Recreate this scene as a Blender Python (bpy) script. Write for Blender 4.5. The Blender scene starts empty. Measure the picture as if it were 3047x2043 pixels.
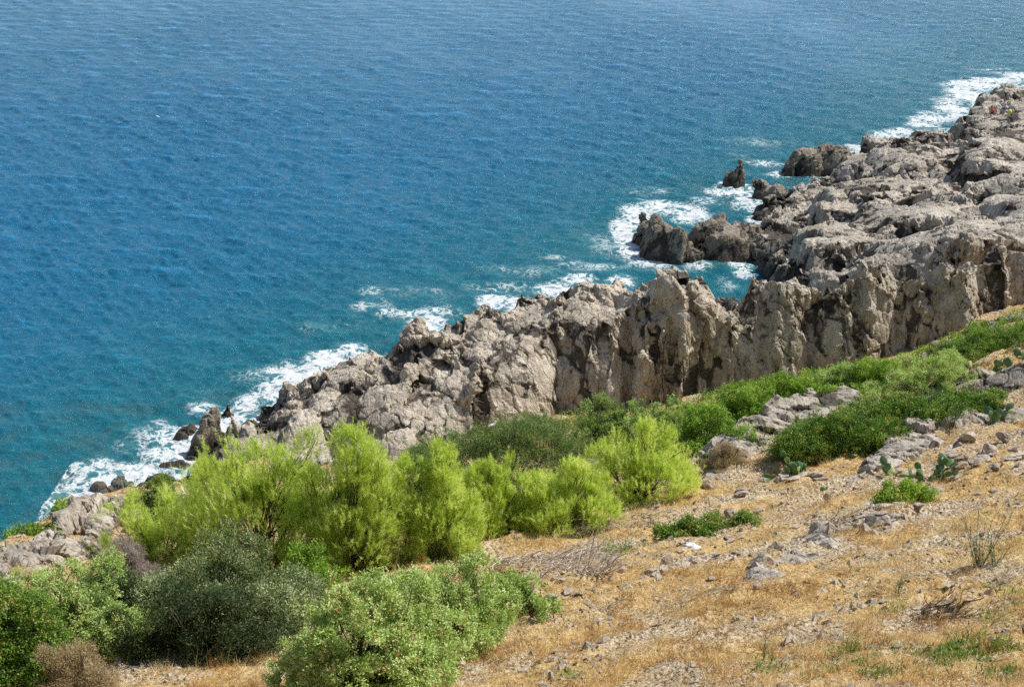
import bpy, math, random
import numpy as np
from mathutils import Vector

SEED = 7
rng = np.random.default_rng(SEED)
random.seed(SEED)
C = bpy.context.scene.collection
R = math.radians

# ------------------------------------------------------------------ camera
CAM_H, PITCH, LENS = 45.0, R(22.0), 50.0
IW, IH = 3047.0, 2043.0
F = IW * LENS / 36.0
CX, CY = IW / 2, IH / 2
cp, sp = math.cos(PITCH), math.sin(PITCH)
cam_d = bpy.data.cameras.new('camera')
cam = bpy.data.objects.new('camera', cam_d)
C.objects.link(cam)
cam.location = (0, 0, CAM_H)
cam.rotation_euler = (math.pi / 2 - PITCH, 0, 0)
cam_d.lens = LENS
cam_d.sensor_width = 36
cam_d.clip_start = 0.5
cam_d.clip_end = 9000
bpy.context.scene.camera = cam


def ray(u, v):
    a, b = (u - CX) / F, -(v - CY) / F
    return np.array([a, cp + b * sp, -sp + b * cp])


def at_z(u, v, z):
    d = ray(u, v)
    t = (z - CAM_H) / d[2]
    return np.array([d[0] * t, d[1] * t, z])


def ppm(p):
    """photo pixels per metre at world point p"""
    return F / (p[1] * cp - (p[2] - CAM_H) * sp)


def project(P):
    P = np.atleast_2d(P)
    x, y, z = P[:, 0], P[:, 1], P[:, 2] - CAM_H
    d = y * cp - z * sp
    up = y * sp + z * cp
    return CX + F * x / d, CY - F * up / d, d


# ------------------------------------------------------------------ noise
_perm = np.random.default_rng(3).permutation(256)
_perm = np.concatenate([_perm, _perm, _perm])
_grad = np.random.default_rng(4).normal(size=(256, 3))
_grad /= np.linalg.norm(_grad, axis=1)[:, None]


def perlin(x, y, z):
    xi, yi, zi = np.floor(x).astype(int), np.floor(y).astype(int), np.floor(z).astype(int)
    xf, yf, zf = x - xi, y - yi, z - zi
    xi &= 255; yi &= 255; zi &= 255
    u = xf * xf * xf * (xf * (xf * 6 - 15) + 10)
    v = yf * yf * yf * (yf * (yf * 6 - 15) + 10)
    w = zf * zf * zf * (zf * (zf * 6 - 15) + 10)

    def g(dx, dy, dz):
        h = _perm[_perm[_perm[(xi + dx) & 255] + ((yi + dy) & 255)] + ((zi + dz) & 255)]
        q = _grad[h]
        return q[:, 0] * (xf - dx) + q[:, 1] * (yf - dy) + q[:, 2] * (zf - dz)
    x00 = g(0, 0, 0) * (1 - u) + g(1, 0, 0) * u
    x10 = g(0, 1, 0) * (1 - u) + g(1, 1, 0) * u
    x01 = g(0, 0, 1) * (1 - u) + g(1, 0, 1) * u
    x11 = g(0, 1, 1) * (1 - u) + g(1, 1, 1) * u
    return ((x00 * (1 - v) + x10 * v) * (1 - w) + (x01 * (1 - v) + x11 * v) * w) * 1.6


def fbm(x, y, z, octaves=4, gain=0.5, lac=2.03):
    a, s = 1.0, 0
    for i in range(octaves):
        s = s + a * perlin(x + 13.7 * i, y - 7.1 * i, z + 3.3 * i)
        x, y, z = x * lac, y * lac, z * lac
        a *= gain
    return s


def n2(x, y, o=0.0):
    return perlin(x, y, np.full_like(x, 0.37 + o))


class RBF:
    def __init__(s, pts, smooth=0.0):
        P = np.array(pts, float)
        s.c = P[:, :2]
        n = len(P)
        K = s.k(s.c, s.c) + np.eye(n) * smooth
        A = np.zeros((n + 3, n + 3))
        A[:n, :n] = K
        A[:n, n] = 1; A[:n, n + 1:] = s.c
        A[n, :n] = 1; A[n + 1:, :n] = s.c.T
        b = np.zeros(n + 3); b[:n] = P[:, 2]
        s.w = np.linalg.solve(A, b)

    @staticmethod
    def k(a, b):
        d2 = ((a[:, None, :] - b[None, :, :]) ** 2).sum(-1)
        return 0.5 * d2 * np.log(d2 + 1e-9)

    def __call__(s, x, y):
        q = np.stack([np.ravel(x), np.ravel(y)], 1)
        out = np.empty(len(q))
        n = len(s.c)
        for i in range(0, len(q), 50000):
            c = q[i:i + 50000]
            out[i:i + 50000] = s.k(c, s.c) @ s.w[:n] + s.w[n] + c @ s.w[n + 1:]
        return out.reshape(np.shape(x))


def sstep(a, b, x):
    t = np.clip((x - a) / (b - a), 0, 1)
    return t * t * (3 - 2 * t)


# ------------------------------------------------------------------ meshes
def raw_mesh(name, V, faces, tone=None, smooth=False, extra=None):
    """faces: (n,k) int array, k constant"""
    V = np.asarray(V, np.float32); faces = np.asarray(faces, np.int32)
    m = bpy.data.meshes.new(name)
    nf, k = faces.shape
    m.vertices.add(len(V)); m.vertices.foreach_set('co', V.ravel())
    m.loops.add(nf * k); m.loops.foreach_set('vertex_index', faces.ravel())
    m.polygons.add(nf)
    m.polygons.foreach_set('loop_start', np.arange(0, nf * k, k, dtype=np.int32))
    m.polygons.foreach_set('loop_total', np.full(nf, k, np.int32))
    m.polygons.foreach_set('use_smooth', np.full(nf, smooth, bool))
    m.update(calc_edges=True)
    if tone is not None:
        a = m.attributes.new('tone', 'FLOAT', 'POINT')
        a.data.foreach_set('value', np.asarray(tone, np.float32))
    for n, arr in (extra or {}).items():
        a = m.attributes.new(n, 'FLOAT', 'POINT')
        a.data.foreach_set('value', np.asarray(arr, np.float32))
    return m


def link(name, mesh, mat=None, parent=None):
    o = bpy.data.objects.new(name, mesh)
    C.objects.link(o)
    if mat is not None and mesh is not None:
        mesh.materials.clear(); mesh.materials.append(mat)
    if parent is not None:
        o.parent = parent
    return o


def tag(o, label=None, cat=None, group=None, kind=None):
    if label: o['label'] = label
    if cat: o['category'] = cat
    if group: o['group'] = group
    if kind: o['kind'] = kind
    return o


def thing(name, loc, label, cat, group=None):
    o = bpy.data.objects.new(name, None)
    C.objects.link(o)
    o.location = [float(q) for q in loc]
    o.empty_display_size = 0.3
    return tag(o, label, cat, group)


def tubes(paths, sides=5):
    """paths: list of (pts (n,3), radii (n,)) -> V, F(quads)"""
    V, Fc, off = [], [], 0
    for pts, rad in paths:
        pts = np.asarray(pts, float); n = len(pts)
        d = np.gradient(pts, axis=0)
        d /= np.linalg.norm(d, axis=1)[:, None] + 1e-9
        ref = np.array([0.31, 0.22, 0.92]) if abs(d[0][2]) < 0.9 else np.array([1.0, 0.1, 0.0])
        a = np.cross(d, ref); a /= np.linalg.norm(a, axis=1)[:, None] + 1e-9
        b = np.cross(d, a)
        th = np.arange(sides) * 2 * math.pi / sides
        ring = a[:, None, :] * np.cos(th)[None, :, None] + b[:, None, :] * np.sin(th)[None, :, None]
        ring = pts[:, None, :] + ring * np.asarray(rad)[:, None, None]
        V.append(ring.reshape(-1, 3))
        i = np.arange(n - 1)[:, None] * sides; j = np.arange(sides)[None, :]; j2 = (j + 1) % sides
        q = np.stack([i + j, i + j2, i + sides + j2, i + sides + j], -1).reshape(-1, 4) + off
        Fc.append(q); off += n * sides
    return np.concatenate(V), np.concatenate(Fc)


def wander(p0, p1, n=6, amp=0.08, r=None):
    r = r or rng
    p0, p1 = np.asarray(p0, float), np.asarray(p1, float)
    t = np.linspace(0, 1, n)[:, None]
    L = np.linalg.norm(p1 - p0)
    w = np.cumsum(r.normal(size=(n, 3)), axis=0) * amp * L / math.sqrt(n)
    w -= w[0]
    w = w - t * w[-1]
    return p0 + (p1 - p0) * t + w


# ------------------------------------------------------------------ materials
def new_mat(name):
    m = bpy.data.materials.new(name)
    m.use_nodes = True
    nt = m.node_tree
    for n in list(nt.nodes):
        nt.nodes.remove(n)
    out = nt.nodes.new('ShaderNodeOutputMaterial')
    return m, nt, out


class NB:
    """small node builder"""
    def __init__(s, nt): s.nt = nt

    def n(s, t, **kw):
        nd = s.nt.nodes.new('ShaderNode' + t)
        for k, v in kw.items():
            if k in nd.inputs.keys() if isinstance(k, str) else False:
                s.set(nd.inputs[k], v)
            else:
                setattr(nd, k, v)
        return nd

    def set(s, inp, v):
        if isinstance(v, bpy.types.NodeSocket):
            s.nt.links.new(v, inp)
        else:
            inp.default_value = v

    def noise(s, vec, scale, detail=4, rough=0.55, dist=0.0):
        nd = s.nt.nodes.new('ShaderNodeTexNoise')
        s.set(nd.inputs['Vector'], vec)
        nd.inputs['Scale'].default_value = scale
        nd.inputs['Detail'].default_value = detail
        nd.inputs['Roughness'].default_value = rough
        nd.inputs['Distortion'].default_value = dist
        return nd.outputs['Fac']

    def math(s, op, a, b=0.5, c=None, clamp=False):
        nd = s.nt.nodes.new('ShaderNodeMath'); nd.operation = op; nd.use_clamp = clamp
        s.set(nd.inputs[0], a); s.set(nd.inputs[1], b)
        if c is not None: s.set(nd.inputs[2], c)
        return nd.outputs[0]

    def mr(s, v, a, b, c=0.0, d=1.0):
        nd = s.nt.nodes.new('ShaderNodeMapRange'); nd.clamp = True
        nd.interpolation_type = 'SMOOTHSTEP'
        s.set(nd.inputs[0], v)
        for i, q in enumerate((a, b, c, d)): s.set(nd.inputs[i + 1], q)
        return nd.outputs[0]

    def mix(s, fac, a, b, mode='MIX'):
        nd = s.nt.nodes.new('ShaderNodeMix'); nd.data_type = 'RGBA'; nd.blend_type = mode
        s.set(nd.inputs[0], fac)
        for i, q in ((6, a), (7, b)):
            if isinstance(q, (tuple, list)) and len(q) == 3: q = (*q, 1)
            s.set(nd.inputs[i], q)
        return nd.outputs[2]

    def ramp(s, fac, stops):
        nd = s.nt.nodes.new('ShaderNodeValToRGB')
        s.set(nd.inputs[0], fac)
        e = nd.color_ramp.elements
        while len(e) < len(stops): e.new(0.5)
        for i, (p, c) in enumerate(stops):
            e[i].position = p; e[i].color = (*c, 1)
        return nd.outputs[0]

    def attr(s, name):
        nd = s.nt.nodes.new('ShaderNodeAttribute'); nd.attribute_name = name
        return nd.outputs['Fac']

    def pos(s):
        return s.nt.nodes.new('ShaderNodeNewGeometry').outputs['Position']

    def scale(s, vec, v):
        nd = s.nt.nodes.new('ShaderNodeMapping')
        s.set(nd.inputs['Vector'], vec); nd.inputs['Scale'].default_value = v
        return nd.outputs[0]

    def bump(s, h, strength, dist, normal=None):
        nd = s.nt.nodes.new('ShaderNodeBump')
        nd.inputs['Strength'].default_value = strength
        nd.inputs['Distance'].default_value = dist
        s.set(nd.inputs['Height'], h)
        if normal is not None: s.set(nd.inputs['Normal'], normal)
        return nd.outputs[0]


def leaf_mat(name, stops, trans=0.45, rough=0.55, tcol=(1.25, 1.3, 0.5), spec=0.35):
    m, nt, out = new_mat(name); b = NB(nt)
    col = b.ramp(b.attr('tone'), stops)
    p = nt.nodes.new('ShaderNodeBsdfPrincipled')
    b.set(p.inputs['Base Color'], col)
    p.inputs['Roughness'].default_value = rough
    p.inputs['Specular IOR Level'].default_value = spec
    t = nt.nodes.new('ShaderNodeBsdfTranslucent')
    b.set(t.inputs['Color'], b.mix(1.0, col, tcol, 'MULTIPLY'))
    mx = nt.nodes.new('ShaderNodeMixShader'); mx.inputs[0].default_value = trans
    nt.links.new(p.outputs[0], mx.inputs[1]); nt.links.new(t.outputs[0], mx.inputs[2])
    nt.links.new(mx.outputs[0], out.inputs[0])
    return m


def simple_mat(name, c1, c2, scale=6.0, rough=0.8, bump=0.3, spec=0.3, stretch=(1, 1, 1), dist=0.02):
    m, nt, out = new_mat(name); b = NB(nt)
    tc = nt.nodes.new('ShaderNodeTexCoord').outputs['Object']
    v = b.scale(tc, stretch)
    f = b.noise(v, scale, 5, 0.6)
    p = nt.nodes.new('ShaderNodeBsdfPrincipled')
    b.set(p.inputs['Base Color'], b.mix(b.mr(f, .35, .65), c1, c2))
    p.inputs['Roughness'].default_value = rough
    p.inputs['Specular IOR Level'].default_value = spec
    b.set(p.inputs['Normal'], b.bump(f, bump, dist))
    nt.links.new(p.outputs[0], out.inputs[0])
    return m


def rock_mat(name, cols, wet=True, lichen=0.0, bumps=1.0, white=0.4, zvar=1.0):
    """cols: dark, mid, light"""
    m, nt, out = new_mat(name); b = NB(nt)
    P = b.pos()
    n1 = b.noise(P, 0.35, 4, 0.6)
    n2_ = b.noise(b.scale(P, (1.0, 1.0, 0.3)), 2.2, 6, 0.68)
    n3 = b.noise(b.scale(P, (1.0, 1.0, 0.35)), 9.0, 5, 0.7)
    mixv = b.math('ADD', b.math('MULTIPLY', n1, .35), b.math('ADD', b.math('MULTIPLY', n2_, .4), b.math('MULTIPLY', n3, .25)))
    col = b.ramp(mixv, [(0.36, cols[0]), (0.5, cols[1]), (0.63, cols[2])])
    # pale crust and bird lime on the flat tops
    nz = nt.nodes.new('ShaderNodeSeparateXYZ'); g = nt.nodes.new('ShaderNodeNewGeometry')
    nt.links.new(g.outputs['Normal'], nz.inputs[0])
    w = b.math('MULTIPLY', b.mr(b.noise(P, 1.1, 6, 0.75), .56, .72), b.mr(nz.outputs[2], .2, .8))
    col = b.mix(b.math('MULTIPLY', w, white), col, (.62, .56, .49))
    # brown stain on the upright faces, with dark vertical runs
    stn = b.math('MULTIPLY', b.mr(nz.outputs[2], .55, .1), b.mr(b.noise(b.scale(P, (1, 1, .12)), 1.3, 5, .65), .4, .62))
    col = b.mix(b.math('MULTIPLY', stn, .55), col, (.36, .27, .165))
    run_ = b.math('MULTIPLY', b.mr(nz.outputs[2], .4, .0), b.mr(b.noise(b.scale(P, (1, 1, .08)), 2.6, 4, .6), .54, .66))
    col = b.mix(b.math('MULTIPLY', run_, .5), col, (.11, .09, .07))
    # dark speckle, lichen, and shade of hollows and cracks put into the colour
    sp_ = b.mr(b.noise(P, 6.5, 4, 0.8), .54, .64)
    col = b.mix(b.math('MULTIPLY', sp_, 0.6), col, (cols[0][0] * .5, cols[0][1] * .5, cols[0][2] * .5))
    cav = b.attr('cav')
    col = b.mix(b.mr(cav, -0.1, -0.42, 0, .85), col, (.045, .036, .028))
    if lichen > 0:
        l = b.math('MULTIPLY', b.mr(b.noise(P, 3.1, 5, 0.7), .58, .7), lichen)
        col = b.mix(l, col, (.4, .3, .1))
    rough = 0.88
    if wet:
        s = nt.nodes.new('ShaderNodeSeparateXYZ'); b.set(s.inputs[0], P)
        zz = b.math('ADD', s.outputs[2], b.math('MULTIPLY', b.math('SUBTRACT', n1, .5), 3.0))
        wetf = b.mr(zz, max(2.6 * zvar, .8), 0.3, 0, .8)
        col = b.mix(wetf, col, (.035, .03, .022))
        rough = b.mr(zz, 1.2, 0.3, .9, .45)
    p = nt.nodes.new('ShaderNodeBsdfPrincipled')
    b.set(p.inputs['Base Color'], col)
    b.set(p.inputs['Roughness'], rough)
    p.inputs['Specular IOR Level'].default_value = 0.25
    vo = nt.nodes.new('ShaderNodeTexVoronoi'); vo.feature = 'DISTANCE_TO_EDGE'
    wv = nt.nodes.new('ShaderNodeMix'); wv.data_type = 'VECTOR'; wv.inputs[0].default_value = .18
    nc = nt.nodes.new('ShaderNodeTexNoise'); nc.inputs['Scale'].default_value = 1.5
    b.set(nc.inputs['Vector'], P)
    b.set(wv.inputs[4], b.scale(P, (1, 1, .45))); nt.links.new(nc.outputs['Color'], wv.inputs[5])
    nt.links.new(wv.outputs[1], vo.inputs['Vector']); vo.inputs['Scale'].default_value = 1.7
    crack = b.mr(vo.outputs['Distance'], 0.0, 0.06)
    rg = nt.nodes.new('ShaderNodeTexNoise'); rg.noise_type = 'RIDGED_MULTIFRACTAL'; rg.inputs['Scale'].default_value = 1.6; rg.inputs['Detail'].default_value = 6; rg.inputs['Roughness'].default_value = .6
    rg.normalize = True
    b.set(rg.inputs['Vector'], b.scale(P, (1, 1, .4)))
    v2 = nt.nodes.new('ShaderNodeTexVoronoi'); v2.feature = 'F1'; v2.inputs['Scale'].default_value = 3.2; b.set(v2.inputs['Vector'], b.scale(wv.outputs[1], (1.3, 1.3, .8)))
    h = b.math('ADD', b.math('MULTIPLY', n2_, .55), b.math('ADD', b.math('MULTIPLY', n3, .5), b.math('ADD', b.math('MULTIPLY', crack, .16), b.math('ADD', b.math('MULTIPLY', rg.outputs['Fac'], -.5), b.math('MULTIPLY', v2.outputs['Distance'], .35)))))
    b.set(p.inputs['Normal'], b.bump(h, 1.0, 0.22 * bumps))
    nt.links.new(p.outputs[0], out.inputs[0])
    return m


M = {}
M['cliff'] = rock_mat('cliff rock', [(.18, .15, .115), (.56, .485, .385), (.82, .74, .62)])
M['headland'] = rock_mat('headland rock', [(.18, .155, .12), (.5, .44, .36), (.8, .73, .62)], white=.5)
M['sea_rock'] = rock_mat('wet sea rock', [(.09, .078, .06), (.28, .24, .185), (.5, .44, .36)], zvar=.45, white=.2)
M['outcrop'] = rock_mat('outcrop rock', [(.15, .13, .1), (.42, .37, .31), (.68, .61, .52)], wet=False, lichen=.3, bumps=.45)
M['stone'] = rock_mat('loose stone', [(.2, .16, .12), (.42, .35, .28), (.62, .54, .45)], wet=False, lichen=.3, bumps=.2)
M['bark'] = simple_mat('bark', (.1, .07, .05), (.2, .15, .11), 8, .9, .5)
M['deadwood'] = simple_mat('bleached dead wood', (.4, .32, .24), (.72, .62, .5), 10, .9, .4)
M['darkwood'] = simple_mat('dark dead wood', (.06, .045, .035), (.14, .11, .085), 10, .9, .4)
M['pine'] = leaf_mat('pine needles', [(0, (.18, .25, .03)), (.3, (.38, .5, .075)), (.7, (.62, .73, .18)), (1, (.8, .83, .4))], .42, .5, (1.35, 1.35, .6))
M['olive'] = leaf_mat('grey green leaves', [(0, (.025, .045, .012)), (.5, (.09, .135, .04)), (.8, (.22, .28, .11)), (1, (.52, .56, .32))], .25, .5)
M['broom'] = leaf_mat('dark green twigs', [(0, (.03, .06, .015)), (.55, (.11, .19, .04)), (1, (.34, .4, .13))], .25, .5)
M['juniper'] = leaf_mat('juniper foliage', [(0, (.05, .09, .02)), (.3, (.13, .21, .04)), (.6, (.4, .53, .14)), (.97, (.62, .72, .36)), (1, (.4, .18, .08))], .3, .5, (1.2, 1.3, .55))
M['lentisk'] = leaf_mat('lentisk leaves', [(0, (.03, .07, .01)), (.5, (.12, .24, .03)), (.9, (.3, .42, .08)), (1, (.42, .3, .08))], .3, .4)
M['bright'] = leaf_mat('bright green leaves', [(0, (.07, .14, .015)), (.5, (.2, .36, .035)), (.9, (.42, .56, .1)), (1, (.5, .44, .12))], .35, .45)
M['heath'] = leaf_mat('dry heath foliage', [(0, (.14, .1, .05)), (.5, (.36, .28, .15)), (1, (.58, .48, .28))], .3, .7, (1.1, 1, .7))
M['twigs'] = leaf_mat('dead twigs', [(0, (.16, .12, .1)), (1, (.42, .36, .31))], .1, .8, (1, 1, 1))
M['iceplant'] = leaf_mat('ice plant leaves', [(0, (.06, .1, .02)), (.4, (.2, .24, .05)), (.7, (.4, .28, .07)), (1, (.45, .1, .05))], .3, .4)
M['grass'] = leaf_mat('dry grass', [(0, (.28, .13, .04)), (.28, (.56, .34, .12)), (.6, (.84, .62, .28)), (1, (.95, .85, .58))], .3, .7, (1.05, 1, .8))
M['weed'] = leaf_mat('green weed', [(0, (.05, .1, .02)), (.6, (.16, .26, .05)), (1, (.36, .42, .13))], .35, .5)
M['fennel'] = leaf_mat('fennel stems', [(0, (.04, .09, .05)), (1, (.14, .24, .12))], .15, .5)
M['pad'] = simple_mat('cactus pad', (.07, .15, .055), (.13, .24, .09), 5, .45, .15, .5)
M['pad_pale'] = simple_mat('pale cactus pad', (.35, .42, .15), (.6, .62, .34), 5, .5, .15, .5)
M['pad_dry'] = simple_mat('dried cactus pad', (.42, .3, .2), (.6, .46, .34), 5, .8, .3, .2)

# ------------------------------------------------------------------ hill terrain
G = []  # (x,y,z)
for u, v, z in [
    (0, 2043, 19.5), (700, 2043, 20.5), (1523, 2043, 22.5), (2300, 2043, 25), (3047, 2043, 27),
    (100, 1850, 17.5), (700, 1850, 17.2), (1100, 1800, 17.3), (1523, 1800, 18.8), (2300, 1800, 21.5), (3047, 1800, 24),
    (0, 1690, 15.6), (300, 1640, 13.6), (1000, 1600, 13.2), (1700, 1600, 15), (2300, 1600, 17.6), (3047, 1600, 21),
    (0, 1645, 14.6), (150, 1560, 13.2), (300, 1495, 11.9), (450, 1450, 10), (600, 1450, 8.7), (1000, 1450, 8), (1300, 1450, 8.6), (1800, 1450, 12), (2400, 1450, 15), (3047, 1450, 18.6),
    (1500, 1330, 5.2), (1800, 1330, 8.6), (2300, 1330, 12.5), (3047, 1300, 16.4), (2700, 1300, 14.2),
    (2100, 1215, 6.4), (2400, 1190, 9.4), (2700, 1170, 11.4), (3047, 1170, 14.6), (2850, 1080, 11.3), (3047, 1040, 12.9),
    (1180, 1390, 3.4), (1450, 1300, 3.6), (1700, 1240, 4.2), (2000, 1210, 4.8), (2250, 1145, 6.0), (2560, 1105, 7.3),
    (2700, 1072, 8.2), (2850, 985, 9.4), (3047, 900, 10.8),
]:
    G.append(tuple(at_z(u, v, z)))
G += [(0, 0, 42.5), (-30, 0, 40), (45, 0, 48), (0, 12, 35), (-25, 14, 32.5), (25, 14, 38), (60, 30, 36), (70, 60, 27), (60, 90, 17), (-60, 20, 30)]
hill_rbf = RBF(G, 0.02)


def hill(x, y):
    z = hill_rbf(x, y)
    # bank falling from the brow to the sea on the left
    xb = np.interp(y, [0, 20, 35, 45, 51.8, 57, 61.5, 66.5, 69.4, 74, 80, 90], [-60, -36, -26, -22.5, -21.4, -21.1, -20.0, -18.6, -17.2, -16.5, -16, -18])
    over = xb - x
    z = z - sstep(-.5, 4, over) * np.clip(over + .5, 0, 40) * 1.5
    return np.maximum(z, -3)


def hit(u, v, lift=0.0):
    d = ray(u, v)
    t = np.linspace(20, 140, 1200)
    P = t[:, None] * d
    P[:, 2] += CAM_H
    below = P[:, 2] < hill(P[:, 0], P[:, 1])
    i = int(np.argmax(below)) if below.any() else len(t) - 1
    i = max(i, 1)
    a, b_ = t[i - 1], t[i]
    for _ in range(12):
        mid = (a + b_) / 2
        p = d * mid; z = p[2] + CAM_H
        if z < hill(np.array([p[0]]), np.array([p[1]]))[0]: b_ = mid
        else: a = mid
    p = d * b_
    return np.array([p[0], p[1], p[2] + CAM_H + lift])


def hz(x, y):
    return float(hill(np.array([float(x)]), np.array([float(y)]))[0])


def micro(x, y):
    a = x * .93 + y * .36; c = -x * .36 + y * .93
    led = 1 - np.abs(n2(a * .22, c * .75, 14)) * 2.2
    return (.22 * n2(x * .35, y * .35) + .12 * n2(x * 1.1, y * 1.1, 3) + .05 * n2(x * 3.1, y * 3.1, 5) + .2 * led + .14 * (1 - 2 * np.abs(n2(a * .9, c * 1.9, 16))))


# ground mesh
gx = np.arange(-62, 75, 0.2); gy = np.arange(-6, 104, 0.2)
X, Y = np.meshgrid(gx, gy)
Z = hill(X, Y)
xr, yr = X.ravel(), Y.ravel()
Zr = Z.ravel() + micro(xr, yr)
nx, ny = len(gx), len(gy)
idx = np.arange(nx * ny).reshape(ny, nx)
Fq = np.stack([idx[:-1, :-1], idx[:-1, 1:], idx[1:, 1:], idx[1:, :-1]], -1).reshape(-1, 4)
Fq = Fq[Zr[Fq].max(1) > -2.5]
# soil versus grass
bare = 0.5 + 0.9 * n2(xr * .16, yr * .16, 9) + .5 * n2(xr * .6, yr * .6, 11)
m = raw_mesh('hillside', np.stack([xr, yr, Zr], 1), Fq, smooth=True, extra={'bare': bare})
mt, nt, out = new_mat('dry hillside'); b = NB(nt)
P = b.pos()
a1 = b.noise(P, 1.6, 6, .7); a2 = b.noise(P, 9, 5, .7); a3 = b.noise(P, 0.3, 3, .5)
c = b.ramp(b.math('ADD', b.math('MULTIPLY', a1, .5), b.math('MULTIPLY', a2, .5)),
           [(.38, (.16, .09, .035)), (.46, (.5, .32, .13)), (.55, (.78, .56, .26)), (.66, (.92, .78, .5))])
c = b.mix(b.mr(a3, .42, .6), c, b.ramp(a2, [(.39, (.15, .095, .05)), (.49, (.56, .42, .26)), (.6, (.9, .79, .6))]))
p = nt.nodes.new('ShaderNodeBsdfPrincipled'); b.set(p.inputs['Base Color'], c)
p.inputs['Roughness'].default_value = .95; p.inputs['Specular IOR Level'].default_value = .1
b.set(p.inputs['Normal'], b.bump(b.math('ADD', a1, b.math('MULTIPLY', a2, .6)), 1, .28))
nt.links.new(p.outputs[0], out.inputs[0])
o = link('hillside', m, mt); tag(o, kind='structure')

# ------------------------------------------------------------------ rock builder
def lump_field(X, Y, lumps, base, warp=0.5, groove=0.9, seed=0.0, gw=0.28):
    x, y = X.ravel(), Y.ravel()
    wx = x + warp * (1.1 * n2(x * .33, y * .33, seed) + .5 * n2(x * 1.1, y * 1.1, seed + 2) + .22 * n2(x * 3, y * 3, seed + 4))
    wy = y + warp * (1.1 * n2(x * .33, y * .33, seed + 7) + .5 * n2(x * 1.1, y * 1.1, seed + 9) + .22 * n2(x * 3, y * 3, seed + 11))
    h1 = base.ravel().copy(); h2 = np.full_like(h1, -50.0)
    for (cx, cy, cz, a, bb, rot, steep, rnd, tx, ty, pw) in lumps:
        near = (np.abs(x - cx) < 16) & (np.abs(y - cy) < 16)
        ii = np.nonzero(near)[0]
        k_ = min(1.0, min(a, bb) / 1.9)
        dx, dy = x[ii] + (wx[ii] - x[ii]) * k_ - cx, y[ii] + (wy[ii] - y[ii]) * k_ - cy
        cr, sr = math.cos(R(rot)), math.sin(R(rot))
        lx, ly = dx * cr + dy * sr, -dx * sr + dy * cr
        r = (np.abs(lx / a) ** pw + np.abs(ly / bb) ** pw) ** (1 / pw)
        h = cz + tx * lx + ty * ly - rnd * r * r - steep * np.maximum(r - .85, 0) * min(a, bb)
        o1 = h1[ii]
        h2[ii] = np.maximum(h2[ii], np.minimum(o1, h))
        h1[ii] = np.maximum(o1, h)
    g = groove * np.exp(-((h1 - h2) / gw) ** 2)
    return (h1 - g).reshape(X.shape)


def solid_from_field(X, Y, H, zb):
    keep = H > zb
    k = keep[:-1, :-1] | keep[1:, :-1] | keep[:-1, 1:] | keep[1:, 1:]
    ny_, nx_ = H.shape
    n = nx_ * ny_
    id_ = np.arange(n).reshape(ny_, nx_)
    top = np.stack([X, Y, np.maximum(H, zb)], -1).reshape(-1, 3)
    bot = np.stack([X, Y, np.full_like(H, zb - .4)], -1).reshape(-1, 3)
    V = np.concatenate([top, bot])
    q = np.stack([id_[:-1, :-1], id_[:-1, 1:], id_[1:, 1:], id_[1:, :-1]], -1)[k]
    Fs = [q, q[:, ::-1] + n]
    kp = np.pad(k, 1)
    # boundary walls
    jj, ii = np.nonzero(k)
    for dj, di, e in ((-1, 0, (0, 1)), (0, 1, (1, 2)), (1, 0, (2, 3)), (0, -1, (3, 0))):
        bd = ~kp[jj + 1 + dj, ii + 1 + di]
        qq = q[bd]
        a_, b_ = qq[:, e[0]], qq[:, e[1]]
        Fs.append(np.stack([b_, a_, a_ + n, b_ + n], 1))
    Fa = np.concatenate(Fs)
    used = np.unique(Fa)
    remap = np.full(len(V), -1); remap[used] = np.arange(len(used))
    return V[used], remap[Fa]


def remesh(V, Fq, voxel):
    me = raw_mesh('tmp', V, Fq)
    o = bpy.data.objects.new('tmp', me); C.objects.link(o)
    md = o.modifiers.new('r', 'REMESH'); md.mode = 'VOXEL'; md.voxel_size = voxel; md.adaptivity = 0
    dg = bpy.context.evaluated_depsgraph_get()
    ev = o.evaluated_get(dg); me2 = ev.to_mesh()
    nv, nl, npoly = len(me2.vertices), len(me2.loops), len(me2.polygons)
    v = np.empty(nv * 3, np.float32); me2.vertices.foreach_get('co', v)
    nn = np.empty(nv * 3, np.float32); me2.vertices.foreach_get('normal', nn)
    li = np.empty(nl, np.int32); me2.loops.foreach_get('vertex_index', li)
    lt = np.empty(npoly, np.int32); me2.polygons.foreach_get('loop_total', lt)
    assert (lt == 4).all()
    ev.to_mesh_clear()
    bpy.data.objects.remove(o); bpy.data.meshes.remove(me)
    return v.reshape(-1, 3).astype(float), nn.reshape(-1, 3).astype(float), li.reshape(-1, 4)


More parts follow.
